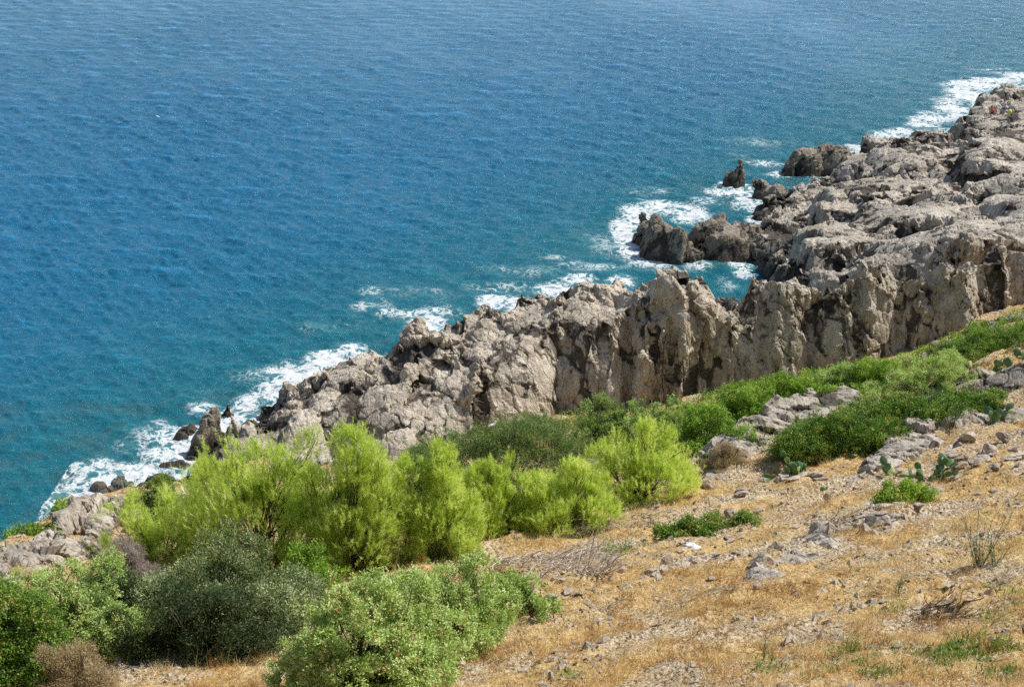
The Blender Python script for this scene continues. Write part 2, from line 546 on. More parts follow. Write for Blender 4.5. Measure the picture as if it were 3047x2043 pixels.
def worley(x, y, z, seed=0, unique=False):
    """nearest and second nearest cell; returns gap, id hash and offset vector to the nearest"""
    xi, yi, zi = np.floor(x).astype(int), np.floor(y).astype(int), np.floor(z).astype(int)
    d1 = np.full(x.shape, 9.0); d2 = np.full(x.shape, 9.0); hid = np.zeros(x.shape, int)
    ox = np.zeros_like(x); oy = np.zeros_like(x); oz = np.zeros_like(x)
    for i in (-1, 0, 1):
        for j in (-1, 0, 1):
            for k in (-1, 0, 1):
                a, b, c = xi + i, yi + j, zi + k
                h = _perm[_perm[_perm[(a + seed) & 255] + (b & 255)] + (c & 255)]
                hk = ((a + 4096) * 8192 + (b + 4096)) * 8192 + (c + 4096) if unique else h
                fx = a + _jit[h, 0] - x; fy = b + _jit[h, 1] - y; fz = c + _jit[h, 2] - z
                d = np.sqrt(fx * fx + fy * fy + fz * fz)
                m = d < d1
                d2 = np.where(m, d1, np.minimum(d2, d))
                d1 = np.where(m, d, d1)
                hid = np.where(m, hk, hid); ox = np.where(m, fx, ox); oy = np.where(m, fy, oy); oz = np.where(m, fz, oz)
    return d2 - d1, hid, ox, oy, oz


_jit = np.random.default_rng(8).random((256, 3)) * .9 + .05
_tilt = np.random.default_rng(9).normal(size=(256, 4))


def facets(x, y, z, seed=0, tilt=.5, step=.25, crack=.3, cw=.12):
    gap, h, ox, oy, oz = worley(x, y, z, seed)
    D = tilt * (_tilt[h, 0] * ox + _tilt[h, 1] * oy + _tilt[h, 2] * oz) + step * _tilt[h, 3]
    return D - crack * np.exp(-(gap / cw) ** 1.3)


def rock_detail(V, N, amp=1.0, freq=1.0, flute=1.0, strata=(0.85, 0.35, 0.25), fine=1.0):
    x, y, z = V[:, 0] * freq, V[:, 1] * freq, V[:, 2] * freq
    steepness = 1 - np.clip(N[:, 2], 0, 1)
    s = np.array(strata); s /= np.linalg.norm(s)
    t = np.cross(s, [0, 0, 1.0]); t /= np.linalg.norm(t); q = np.cross(s, t)
    P = np.stack([x, y, z], 1)
    wx_ = perlin(x * .8, y * .8, z * .8); wy_ = perlin(x * .8 + 31, y * .8, z * .8); wz_ = perlin(x * .8, y * .8 + 17, z * .8)
    fx_ = perlin(x * 3, y * 3, z * 3)
    P = P + .35 * np.stack([wx_, wy_, wz_], 1) + .06 * fx_[:, None]
    a = P @ s; c = P @ t; d = P @ q
    # big blocks, then slabs, then chips; all stretched along the steep bedding
    D = .62 * facets(a * .34, c * .22, d * .15, 1, 1.0, .16, .42, .05)
    D += .24 * facets(a * .95, c * .5, d * .33, 2, 1.1, .14, .36, .06)
    D += .075 * fine * facets(a * 2.3, c * 1.2, d * .8, 3, 1.2, .2, .32, .1)
    D += .03 * fine * facets(a * 5.0, c * 2.9, d * 2.2, 6, 1.2, .3, .3, .16)
    st_ = sstep(.3, .8, steepness)
    D += flute * .22 * st_ * facets(a * 1.5, c * 1.5, d * .13, 4, 1.1, .1, .5, .1)
    D += flute * .06 * st_ * facets(a * 3.8, c * 3.8, d * .4, 5, 1.1, .15, .4, .14)
    D += .035 * fbm(a * 4, c * 3.4, d * 2.1, 2, .65)
    return D * amp


def smooth_field(A, Fq, it):
    e = np.concatenate([Fq[:, [0, 1]], Fq[:, [1, 2]], Fq[:, [2, 3]], Fq[:, [3, 0]]])
    n = len(A); cnt = np.bincount(e[:, 0], minlength=n) + np.bincount(e[:, 1], minlength=n)
    for _ in range(it):
        S = np.empty_like(A)
        for k in range(A.shape[1]):
            S[:, k] = np.bincount(e[:, 0], A[e[:, 1], k], n) + np.bincount(e[:, 1], A[e[:, 0], k], n)
        A = .5 * A + .5 * S / np.maximum(cnt, 1)[:, None]
    return A


def planar(V, N, Fq, cell, strength, seed, strata, cap=.5):
    """break a surface into flat fracture faces: pull each patch towards its own plane"""
    s = np.array(strata); s /= np.linalg.norm(s)
    t = np.cross(s, [0, 0, 1.0]); t /= np.linalg.norm(t); q = np.cross(s, t)
    x, y, z = V.T
    W = V + .3 * cell[0] * np.stack([perlin(x * .9 + seed, y * .9, z * .9), perlin(x * .9, y * .9 + seed, z * .9), perlin(x * .9, y * .9, z * .9 + seed)], 1)
    a, b_, c = W @ s / cell[0], W @ t / cell[1], W @ q / cell[2]
    gap, key, _, _, _ = worley(a, b_, c, seed, True)
    _, inv = np.unique(key, return_inverse=True)
    n = inv.max() + 1; cnt = np.bincount(inv, minlength=n)
    mc = np.stack([np.bincount(inv, V[:, k], n) for k in range(3)], 1) / cnt[:, None]
    mn = np.stack([np.bincount(inv, N[:, k], n) for k in range(3)], 1) / cnt[:, None]
    ln = np.linalg.norm(mn, axis=1)
    mn = mn / (ln[:, None] + 1e-6)
    off = ((V - mc[inv]) * mn[inv]).sum(1)
    k = strength * sstep(.45, .8, ln)[inv]
    return V - (np.clip(off * k, -cap, cap))[:, None] * mn[inv], gap


def surf_normals(V, Fq):
    fn = np.cross(V[Fq[:, 2]] - V[Fq[:, 0]], V[Fq[:, 3]] - V[Fq[:, 1]])
    N = np.zeros_like(V)
    for k in range(3):
        for j in range(4): N[:, k] += np.bincount(Fq[:, j], fn[:, k], len(V))
    return N / (np.linalg.norm(N, axis=1)[:, None] + 1e-9)


_w0, _w1 = at_z(2075, 800, 0), at_z(2185, 885, 0)


def inlet(X, Y, H):
    d = _w1[:2] - _w0[:2]
    t = np.clip(((X - _w0[0]) * d[0] + (Y - _w0[1]) * d[1]) / (d @ d), -.6, 1)
    r = np.hypot(X - _w0[0] - t * d[0], Y - _w0[1] - t * d[1])
    return H - 14 * sstep(6.0, 3.6, r)


def make_rock(lumps, base_fn, zb, res, voxel, bounds, amp=1, freq=1, flute=1, warp=.5, groove=.9, seed=0., fine=1., clean=True, gw=.28, strata=(0.85, 0.35, 0.25), cut=None):
    x0, x1, y0, y1 = bounds
    X, Y = np.meshgrid(np.arange(x0, x1, res), np.arange(y0, y1, res))
    H = lump_field(X, Y, lumps, base_fn(X, Y), warp, groove, seed, gw)
    if cut is not None:
        H = cut(X, Y, H)
    V, Fq = solid_from_field(X, Y, H, zb)
    V, N, Fq = remesh(V, Fq, voxel)
    N = smooth_field(N, Fq, 8)
    N /= np.linalg.norm(N, axis=1)[:, None] + 1e-9
    V = V * .7 + smooth_field(V, Fq, 1) * .3
    D = rock_detail(V, N, amp, freq, flute, strata, fine)
    D = D - D.mean() - .22 * amp
    D = D * sstep(zb - .3, zb + .6, V[:, 2])
    V2 = V + N * D[:, None]
    fz = 1 / freq
    N2 = surf_normals(V2, Fq)
    V2, gp = planar(V2, N2, Fq, (2.0 * fz, 2.8 * fz, 4.6 * fz), .9, 3, strata, .7)
    N2 = surf_normals(V2, Fq)
    V2, gp2 = planar(V2, N2, Fq, (.7 * fz, 1.0 * fz, 1.9 * fz), .85, 9, strata, .3)
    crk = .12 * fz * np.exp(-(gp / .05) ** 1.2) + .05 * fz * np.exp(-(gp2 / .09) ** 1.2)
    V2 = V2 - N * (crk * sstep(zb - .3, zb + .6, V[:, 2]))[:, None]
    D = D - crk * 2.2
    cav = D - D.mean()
    thin = sstep(0, 1.6, V[:, 2] - zb)
    if clean:
        keep = (N[Fq][:, :, 2].mean(1) > -.85) | (V[Fq][:, :, 2].mean(1) > zb + .1)
        Fq = Fq[keep]
        used = np.unique(Fq); rm = np.full(len(V2), -1); rm[used] = np.arange(len(used))
        V2, cav, Fq = V2[used], cav[used], rm[Fq]
    return V2, Fq, cav / max(amp, 1e-3)


_lr = np.random.default_rng(21)


def L(u, v, z, a, b_, rot=0, steep=2.5, rnd=.5, tx=None, ty=0, pw=3.4):
    p = at_z(u, v, z)
    if tx is None:
        tx = _lr.uniform(-.1, .3); ty = _lr.uniform(-.2, .1)
        e = _lr.uniform(.8, 1.25); a *= e; b_ /= e
        rot += _lr.normal() * 14
        rnd *= .6
    return (p[0], p[1], z, a, b_, rot, steep, rnd, tx, ty, pw)


# ---- near ridge: a rock wall with a foot line, an edge line and a crest line
def line(pts):
    W = np.array([at_z(*p) for p in pts]); return W[np.argsort(W[:, 0])]


foot = line([(480, 1475, .2), (600, 1455, .8), (760, 1445, 1.4), (900, 1435, 2), (1050, 1422, 2.4), (1200, 1398, 3), (1350, 1352, 3.2), (1450, 1315, 3.4), (1600, 1278, 3.8), (1750, 1248, 4.2), (2000, 1228, 4.6), (2120, 1208, 4.9), (2250, 1165, 5.8), (2400, 1145, 6.4), (2560, 1118, 7.0), (2700, 1092, 7.8), (2760, 1065, 8.0), (2850, 1008, 9.2), (3047, 930, 10.4), (3200, 900, 11)])
edge = line([(500, 1430, .5), (640, 1405, 1.3), (760, 1350, 2.2), (860, 1310, 2.9), (960, 1270, 3.8), (1060, 1230, 4.7), (1200, 1225, 5.3), (1300, 1190, 6.0), (1390, 1165, 6.7), (1480, 1090, 7.9), (1560, 1045, 8.6), (1640, 1020, 9.1), (1740, 1005, 9.6), (1860, 985, 10.1), (1960, 975, 10.6), (2060, 960, 11), (2200, 915, 11.5), (2300, 885, 12.1), (2400, 875, 12.3), (2540, 855, 12.8), (2640, 850, 13.1), (2720, 850, 13.2), (2800, 830, 13.5), (2900, 830, 13.8), (3060, 820, 14), (3250, 800, 14.5)])
crest_px = [(560, 1402, .5), (640, 1338, 1.0), (700, 1290, 1.2), (790, 1238, 2.0), (880, 1178, 2.8), (960, 1118, 4.0), (1030, 1090, 4.9), (1090, 1070, 5.6), (1150, 1075, 5.8), (1190, 1045, 6.4), (1290, 1022, 7.2), (1340, 1000, 7.6), (1400, 970, 8.4), (1480, 945, 8.8), (1530, 945, 8.8), (1570, 915, 9.4), (1640, 900, 9.8), (1700, 875, 10.3), (1740, 855, 10.8), (1830, 853, 11.0), (1870, 885, 10.7), (1920, 840, 12.0), (1990, 808, 12.8), (2050, 820, 12.5), (2090, 860, 11.8), (2115, 930, 10.5), (2155, 945, 10.2), (2190, 915, 10.8), (2240, 852, 11.9), (2330, 852, 12.2), (2400, 868, 12.2), (2440, 858, 12.6), (2560, 828, 13.2), (2680, 833, 13.4), (2800, 800, 13.9), (2900, 785, 14.0), (3047, 760, 14.2)]
mid_px = [(700, 1340, 1.9), (820, 1290, 2.7), (930, 1240, 3.6), (1000, 1170, 4.6), (1100, 1150, 5.4), (1180, 1130, 6.0), (1260, 1110, 6.6), (1350, 1080, 7.4), (1430, 1040, 8.0), (1520, 1000, 8.8), (1650, 960, 9.7), (1780, 930, 10.4), (1900, 920, 11.0), (2000, 900, 11.8), (2060, 900, 11.6)]
# columns of the wall: photo position of each cleft, depth and width of the cleft
clefts = [(700, .8, .5), (790, .7, .4), (870, .8, .4), (965, 1.8, 1.0), (1040, .9, .4), (1100, 1.1, .4), (1165, 1.2, .5), (1245, 1.3, .6), (1310, 1.0, .4), (1385, 1.6, .7), (1440, .8, .4), (1495, 1.4, .6), (1560, 1.0, .4), (1620, .8, .3), (1690, 1.9, 1.1), (1790, .8, .4), (1870, 1.6, .6), (1950, .9, .4), (2010, 1.0, .4), (2070, 1.1, .4), (2140, 2.2, 1.0), (2215, .9, .4), (2285, 1.4, .5), (2350, .8, .3), (2425, 1.7, .6), (2490, .8, .4), (2555, 1.2, .6), (2625, .9, .4), (2705, 2.6, 1.1), (2770, .9, .4), (2850, 1.4, .6), (2930, 1.2, .5), (2990, 1.0, .4), (3060, 1.2, .5)]
topP = [tuple(q) for q in edge] + [tuple(at_z(*q)) for q in crest_px + mid_px]
cw_ = np.array([at_z(*q) for q in crest_px]); cw_ = cw_[np.argsort(cw_[:, 0])]
# behind the crest the top leans down gently
topP += [(q[0] - .6, q[1] + 3.5, q[2] - 3.0 * min(1, .4 + q[2] / 12)) for q in cw_[::2]]
topP += [(q[0] - 1.5, q[1] + 7.5, q[2] * .35 - 1) for q in cw_[::2]]
top_rbf = RBF(topP, .15)
_cr = np.random.default_rng(5)
colx = []
for u, dp, wd in clefts:
    v = np.interp(u, [480, 1200, 2000, 2560, 3060], [1440, 1310, 1110, 990, 890]); z = np.interp(u, [480, 1200, 2000, 2560, 3060], [.5, 4, 7.5, 10, 12])
    colx.append((at_z(u, v, z)[0], dp, wd))
coloff = _cr.uniform(-.45, .55, len(colx) + 1)
colexp = _cr.uniform(.45, 1.05, len(colx) + 1)
colz = _cr.uniform(-.9, .5, len(colx) + 1)
sea_line = np.array([at_z(u, v, 0)[:2] for u, v in [(500, 1405), (600, 1335), (720, 1265), (850, 1185), (1000, 1090), (1150, 1020), (1330, 965), (1480, 915), (1650, 890), (1850, 870)]])


def ridge_field(X, Y):
    x, y = X.ravel(), Y.ravel()
    wob = .5 * n2(x * .5, y * .5, 41) + .22 * n2(x * 1.6, y * 1.6, 43)
    top = top_rbf(x, y)
    # slabs: tilted strata running along the ridge, jagged towards the sea
    yc = np.interp(x, cw_[:, 0], cw_[:, 1])
    seaward = sstep(-5, 0, y - yc)
    a = x * .8 + y * .6; c = -x * .6 + y * .8
    saw = (a * .38 + .5 * n2(x * .25, y * .25, 51)) % 1.0
    saw2 = (a * .95 + .8 * n2(x * .45, y * .45, 53)) % 1.0
    bandn = sstep(-.2, .4, n2(a * .12, c * .3, 55))
    top = top + (.75 * (saw - .5) * bandn + .35 * (saw2 - .5)) * (.35 + .75 * seaward)
    top = top + .4 * seaward * facets(x * .8, y * .8, x * 0, 7, 1.2, .3, .5, .06) + .7 * facets(x * .3 + wob * .15, y * .3, x * 0, 8, 1.0, .25, .6, .05)
    # front wall
    yf = np.interp(x, foot[:, 0], foot[:, 1]); zf = np.interp(x, foot[:, 0], foot[:, 2])
    ye = np.interp(x, edge[:, 0], edge[:, 1]); ze = np.interp(x, edge[:, 0], edge[:, 2])
    xx = x + wob * .35
    inset = np.zeros_like(x)
    ci = np.searchsorted([q[0] for q in colx], xx)
    inset += coloff[np.clip(ci, 0, len(coloff) - 1)] * .7
    for cx, dp, wd in colx:
        dp = dp * (.7 if (cx < 3 or cx > 17) and dp < 1.7 else 1)
        inset += dp * np.exp(-np.abs((xx - cx) / wd) ** 1.5)
    ze = ze + colz[np.clip(ci, 0, len(colz) - 1)] * sstep(-10, 5, x)
    dy = y - yf - inset + wob * .3
    run = np.maximum(ye - yf, .5) + .5 * sstep(0, 12, x)
    t = dy / run
    ex = colexp[np.clip(ci, 0, len(colexp) - 1)]
    wall = zf + (ze - zf) * np.where(t > 0, np.abs(t) ** ex, t * 4)
    wall += np.maximum(t - 1, 0) * run * 1.1
    sidew = sstep(-16, -9, x)
    # sea side
    ys_ = np.interp(x, sea_line[:, 0], sea_line[:, 1]); ys_ = np.where(x > sea_line[-1, 0], np.interp(x, [sea_line[-1, 0], 14, 24, 30, 60], [sea_line[-1, 1], 104, 101, 101, 101]), ys_)
    drop = (ys_ + 1.6 * n2(x * .3, y * .3, 63) + .8 * n2(x * .9, y * .9, 65) - y)
    drop = drop + .5 * sstep(-10, -16, x)
    seaw = drop * 2.2
    ks = .55
    hh = np.clip(.5 + .5 * (wall - top) / ks, 0, 1)
    H = wall * (1 - hh) + top * hh - ks * hh * (1 - hh)
    H = np.minimum(H, seaw)
    return H.reshape(X.shape)


near = [  # pinnacles and knobs along the crest
    L(1243, 950, 8.8, .75, .6, 60, 4, .4, .5, .2), L(1222, 990, 7.9, 1.2, .8, 60, 4, .4, .4), L(1205, 1045, 6.9, 1.5, 1.2, 60, 3, .4, .2, 0), L(1080, 1062, 5.8, 1.2, .9, 40, 3, .4, .3, 0),
    L(1340, 965, 8.1, 1.2, 1.0, 70, 4, .4, .3, .2), L(1395, 925, 9.0, 1.6, .9, 40, 4, .3, .2, .1), L(1435, 905, 9.3, .9, .8, 60, 5, .2, .2, 0), L(1455, 950, 8.7, 1.3, 1.2, 30, 3, .3, .2, 0),
    L(1575, 895, 9.7, 1.1, .9, 60, 4, .3, .3, 0), L(1603, 872, 10.1, .8, .8, 60, 5, .2, .2, 0), L(1700, 875, 10.3, 1.3, 1.1, 30, 3.4, .3, .1, 0), L(1735, 852, 10.8, .9, .9, 30, 4, .3, .1, 0), L(1650, 900, 10, 1.0, .9, 30, 4, .3, .2, 0),
    L(1828, 842, 11.2, 1.0, .9, 0, 4, .3, .1, 0), L(1790, 858, 10.9, 1.1, .9, 0, 4, .3, .1, 0), L(1900, 860, 11.6, 1.2, 1.0, 30, 4, .3, .2, 0), L(1965, 818, 12.7, 1.6, 1.2, 0, 3.6, .4, .1, 0), L(1990, 790, 13.4, .8, .7, 0, 4, .3, 0, 0), L(2040, 832, 12.6, 1.4, 1.2, 0, 4, .3, -.1, 0),
    L(2160, 925, 10.6, .8, .8, 0, 4, .3, 0, 0), L(2290, 845, 12.4, 1.0, .9, 0, 4, .3, 0, 0), L(2240, 850, 12.1, .7, .8, 0, 4, .3, 0, 0),
]


def near_base(X, Y):
    return ridge_field(X, Y)


V, Fq, cav = make_rock(near, near_base, -1.4, .15, .11, (-30, 52, 79, 120), amp=.62, warp=.4, groove=0.0, gw=.2, flute=.95, fine=1.2, cut=inlet)
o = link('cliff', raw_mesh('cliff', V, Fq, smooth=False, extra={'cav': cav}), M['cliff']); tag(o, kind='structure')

# ---- rear headland
rear = [
    L(2380, 640, 3.4, 4.0, 3.4, 20, 2.0, .8), L(2440, 600, 4.2, 2.6, 2.6, 20, 2), L(2330, 660, 2.8, 2.2, 2.4, 20, 3), L(2430, 550, 3.0, 3.2, 2.4, 20, 1.6), L(2330, 575, 1.9, 1.8, 1.5, 0, 2.5),
    L(2310, 760, 2.6, 2.8, 3.0, 40, 2, .8), L(2270, 800, 1.7, 2.0, 2.0, 40, 2), L(2350, 720, 3.0, 2.0, 2.0, 30, 2),
    L(2500, 700, 6.6, 4.2, 4.0, 10, 1.6, 1.0), L(2620, 720, 7.4, 4.5, 4.2, 10, 1.5, 1.0), L(2450, 770, 5.2, 3.0, 2.8, 10, 2, .8), L(2570, 790, 6.6, 3.0, 2.6, 0, 2, .8), L(2730, 740, 8.6, 3.6, 4.0, 0, 1.6, .8), L(2400, 800, 3.6, 1.8, 2.2, 10, 2.5),
    L(2560, 610, 5.6, 3.4, 2.2, 10, 3, .4, 0, -.1), L(2480, 600, 4.8, 2.0, 2.0, 10, 3), L(2600, 560, 5.8, 3.5, 3.5, 10, 1.6), L(2500, 520, 3.6, 2.6, 2.6, 10, 2),
    L(2700, 620, 8.0, 3.6, 3.2, 10, 2, .6), L(2790, 640, 8.8, 3.2, 3.0, 0, 2), L(2820, 580, 8.6, 3.0, 3.0, 0, 2.4), L(2880, 560, 9.0, 2.6, 2.8, 0, 4), L(2890, 620, 9.4, 2.0, 2.6, 0, 5),
    L(2850, 700, 10.0, 3.0, 3.4, 0, 2.5), L(2930, 700, 10.6, 2.6, 3.0, 0, 3), L(2960, 640, 10.0, 2.4, 2.6, 0, 4), L(3000, 560, 9.8, 3.4, 2.6, 0, 4, .3), L(3060, 640, 11, 3, 3, 0, 3), L(3020, 720, 11.6, 3, 3, 0, 3),
    L(2700, 540, 7.0, 4.2, 3.6, 10, 1.6), L(2620, 480, 5.0, 3.6, 3.4, 20, 1.6), L(2720, 470, 6.4, 3.6, 3.6, 10, 1.6), L(2800, 500, 7.6, 3.0, 3.4, 0, 2), L(2900, 490, 8.2, 3.4, 4, 0, 2), L(3000, 480, 9, 4, 5, 0, 2),
    L(2655, 410, 3.9, 2.4, 1.6, 20, 3), L(2670, 402, 4.3, .8, .8, 20, 4), L(2710, 400, 4.4, 2.0, 1.8, 20, 3), L(2760, 385, 4.8, 2.4, 2.4, 20, 3), L(2790, 420, 5.8, 2.4, 2.6, 0, 2.4), L(2830, 400, 5.8, 1.8, 2, 0, 3), L(2790, 378, 4.3, 1.4, 1, 0, 4),
    L(2870, 440, 7.0, 2.4, 3, 0, 3), L(2880, 370, 3.6, 1.4, 1.6, 30, 4), L(2872, 340, 3.8, .7, .8, 30, 5), L(2920, 330, 4.6, 1.6, 1.8, 60, 4), L(2918, 305, 4.9, .8, .8, 60, 5, .3, .2), L(2900, 385, 5.0, 1.8, 2, 0, 3),
    L(2950, 310, 4.6, 1.6, 2, 60, 4), L(2950, 360, 5.6, 2.4, 2.6, 0, 3), L(2990, 330, 4.8, 2.2, 2.2, 0, 3), L(2960, 290, 3.6, 1.4, 1.6, 30, 3), L(2985, 262, 4.0, 1.8, 1.6, 30, 3), L(2995, 247, 4.3, 1.0, 1, 30, 4), L(3017, 255, 3.4, .5, .6, 0, 6), L(3030, 300, 4.4, 2, 3, 0, 3), L(3045, 262, 3.6, 1, 1.4, 0, 4),
    L(3040, 400, 7.2, 3, 4, 0, 3), L(2960, 420, 6.8, 3, 3, 0, 2.4), L(3100, 350, 7, 4, 6, 0, 2), L(3120, 480, 10, 5, 6, 0, 2), L(3150, 600, 11, 5, 6, 0, 2), L(3150, 720, 12, 5, 6, 0, 2),
]
rear = [l for l in rear if l[3] >= 2.2 or l[1] > 165 or l[2] < 4.5]
rear = [(l[0], l[1], l[2] * (1.06 if l[3] > 2.8 else 1), l[3] * (1.5 if l[3] > 2.4 else 1.1), l[4] * (1.35 if l[3] > 2.4 else 1.1), l[5], l[6] * 2.0, l[7] * .8, l[8] * .8, l[9] * .8, 3.4) for l in rear]
bp = [(l[0], l[1], l[2] - .9) for l in rear[::2]]
for u, v in [(2240, 840), (2210, 700), (2250, 640), (2290, 600), (2330, 545), (2450, 510), (2545, 450), (2620, 405), (2700, 385), (2780, 372), (2850, 365), (2850, 345), (2890, 315), (2940, 290), (2955, 262), (2990, 240), (3060, 235)]:
    p = at_z(u, v, 0); bp.append((p[0] + 1.5, p[1] - 1, -.5)); bp.append((p[0] - 4, p[1] + 3, -4))
for x, y, z in [(18, 118, -3), (24, 112, -1), (32, 108, 2), (42, 106, 8), (55, 106, 12), (14, 126, -3), (75, 110, 18), (75, 160, 10), (85, 200, 5), (95, 230, -2), (75, 235, -4)]:
    bp.append((x, y, z))
rear_rbf = RBF(bp, .3)


def rear_base(X, Y):
    return np.minimum(rear_rbf(X, Y) - 1.9, 15)


V, Fq, cav = make_rock(rear, rear_base, -1.4, .22, .16, (12, 88, 104, 228), amp=.8, freq=.62, warp=.9, groove=1.3, gw=.25, flute=.8, seed=3.1, fine=1.8, cut=inlet)
headland_V = V
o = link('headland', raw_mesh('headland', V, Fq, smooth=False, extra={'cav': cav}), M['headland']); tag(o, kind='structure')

# ---- separate rocks standing in the sea
def sea_rock(label, lumps, voxel=.11, amp=.8, freq=1.9, zb=-1.0, flute=1.2, strata=(0.9, 0.1, -.45), warp=.2):
    amp *= .6
    lumps = [(l[0], l[1], l[2], l[3] * .82, l[4] * .82, l[5], l[6], l[7], max(min(l[8], .9), -.9), l[9], l[10]) for l in lumps]
    xs = [l[0] for l in lumps]; ys = [l[1] for l in lumps]; r = max(max(l[3], l[4]) for l in lumps) + 2.5
    cx, cy = float(np.mean(xs)), float(np.mean(ys))
    V, Fq, cav = make_rock(lumps, lambda X, Y: np.full(X.shape, -9.0), zb, .15, voxel, (min(xs) - r, max(xs) + r, min(ys) - r, max(ys) + r), amp, freq, flute, warp, .6, cx, strata=strata)
    V = V - np.array([cx, cy, 0])
    o = link('sea_rock', raw_mesh('sea_rock', V, Fq, smooth=False, extra={'cav': cav}), M['sea_rock'])
    o.location = (cx, cy, 0)
    sea_rocks.append((cx, cy, r - 1.5))
    return tag(o, label, 'rock')


sea_rocks = []
sea_rock('tall brown rock fin leaning right in white surf at lower left', [L(632, 1209, 2.95, .42, .5, 60, 6, .4, .5, .2), L(612, 1235, 2.5, .8, .65, 60, 4.5, .5, .6, .2), L(595, 1280, 1.5, 1.0, .85, 50, 3.2, .5, .3, 0)], amp=.6)
sea_rock('small dark pointed rock just behind the tall surf-washed fin', [L(674, 1196, .95, .4, .35, 50, 3, .4, .5, 0), L(668, 1215, .4, .5, .4, 0, 2, .4, 0, 0)], amp=.5)
sea_rock('flat low wet rock at the right foot of the surf-washed fin', [L(650, 1285, .4, .8, .5, 0, 1.5), L(640, 1295, .3, .5, .4, 0, 1.5)], amp=.4)
sea_rock('half-awash brown rock left of the surf-washed fin', [L(550, 1262, .35, .7, .6, 0, 1.2), L(535, 1285, .2, .5, .4, 0, 1.2)], amp=.4)
sea_rock('low dark rock below the surf-washed fin, touching the shore', [L(645, 1325, .9, .6, .7, 0, 2.2), L(640, 1345, .7, .5, .4, 0, 2)], amp=.5)
sea_rock('knobbly low black rock at the left tip of the ridge', [L(475, 1412, .5, 1.2, .7, 10, 2, .4, .1, 0), L(505, 1420, .4, .8, .6, 0, 2, .4, .1, 0)], amp=.6)
sea_rock('barely awash brown ledge in the lower left surf', [L(520, 1370, .15, 1.6, .6, 20, 1), L(560, 1352, .2, .8, .5, 20, 1)], amp=.3)
sea_rock('big dark jagged rock ringed by foam left of the cove', [L(1925, 660, 2.0, 1.3, .9, -30, 2.6, .6, .2, 0), L(1948, 640, 3.3, .8, .8, 0, 3, .4, .3, 0), L(1972, 660, 3.4, 1.5, 1.2, -20, 2.8, .5, .1, 0), L(2015, 675, 3.2, 1.5, 1.1, 0, 3, .4, 0, 0), L(2040, 700, 2.2, 1.2, 1.0, 0, 3, .4, -.1, 0), L(1995, 710, 1.9, 1.8, 1.0, 0, 2.6, .4, 0, 0), L(1918, 626, 1.2, .6, .5, 0, 3, .4, 0, 0)], voxel=.14, amp=1.0)
sea_rock('long rounded brown rock on the right of the dark foam-ringed one', [L(2130, 650, 3.2, 2.6, 1.6, 10, 2.2, .8, 0, 0), L(2210, 655, 3.1, 2.6, 1.7, 0, 2.2, .8, 0, 0), L(2175, 690, 2.3, 2.8, 1.6, 0, 2.2, .6, 0, 0), L(2275, 675, 2.2, 2.6, 1.6, -10, 2, .6, 0, 0), L(2100, 680, 2.0, 1.4, 1.2, 0, 2.4, .5, 0, 0)], voxel=.15, amp=1.0)
sea_rock('isolated slender black rock with a pointed top in open water', [L(2205, 481, 2.7, .5, .45, 60, 4, .3, .4, 0), L(2195, 495, 2.1, .8, .6, 60, 4, .3, .3, 0), L(2168, 505, 1.6, .8, .6, 30, 3, .3, .3, 0), L(2187, 525, .9, 1.1, .7, 0, 3, .4, 0, 0)], amp=.7)
sea_rock('dark blocky rock midway between the slender one and the shore', [L(2262, 535, 1.9, 1.1, .8, 0, 4, .3, -.1, 0), L(2278, 555, 1.2, 1.2, .9, 0, 3, .3, 0, 0), L(2248, 528, 2.1, .5, .5, 0, 4, .3, 0, 0)], amp=.8)
sea_rock('rounded low rock beside the dark blocky one near the shore', [L(2320, 550, 1.5, 1.5, 1.1, 0, 2.4, .6, 0, 0), L(2340, 565, 1.1, 1.3, 1.0, 0, 2.4, .5, 0, 0)], amp=.7)
sea_rock('small wedge-shaped rock in foam under the grey boulders', [L(2278, 616, 1.2, 1.0, .7, 40, 2, .4, .3, 0), L(2262, 628, .6, .9, .5, 0, 2, .4, 0, 0)], amp=.6)
sea_rock('wide black dome of rock with a white wash at its foot', [L(2400, 445, 2.6, 2.2, 1.5, 0, 2.4, .5, .1, 0), L(2448, 430, 3.0, 2.1, 1.5, 0, 2.6, .5, 0, 0), L(2372, 470, 1.7, 1.7, 1.3, 0, 2.4, .5, .1, 0), L(2425, 480, 1.3, 2.0, 1.1, 0, 2.4, .5, 0, 0), L(2495, 432, 3.1, 1.9, 1.5, 0, 2.8, .4, -.1, 0), L(2515, 465, 2.2, 1.7, 1.3, 0, 2.8, .4, 0, 0)], voxel=.16, amp=1.1, freq=1.2)
sea_rock('tiny dark rock alone in the far white surf', [L(2919, 276, 2.0, .7, .6, 0, 4), L(2925, 288, .9, .9, .6, 0, 3)], amp=.7)
sea_rock('little dark rock tucked in the cove behind the ridge', [L(2150, 885, 1.4, 1.5, 1.2, 0, 3, .6), L(2170, 880, 1.9, 1.0, .9, 0, 3)], amp=.7)

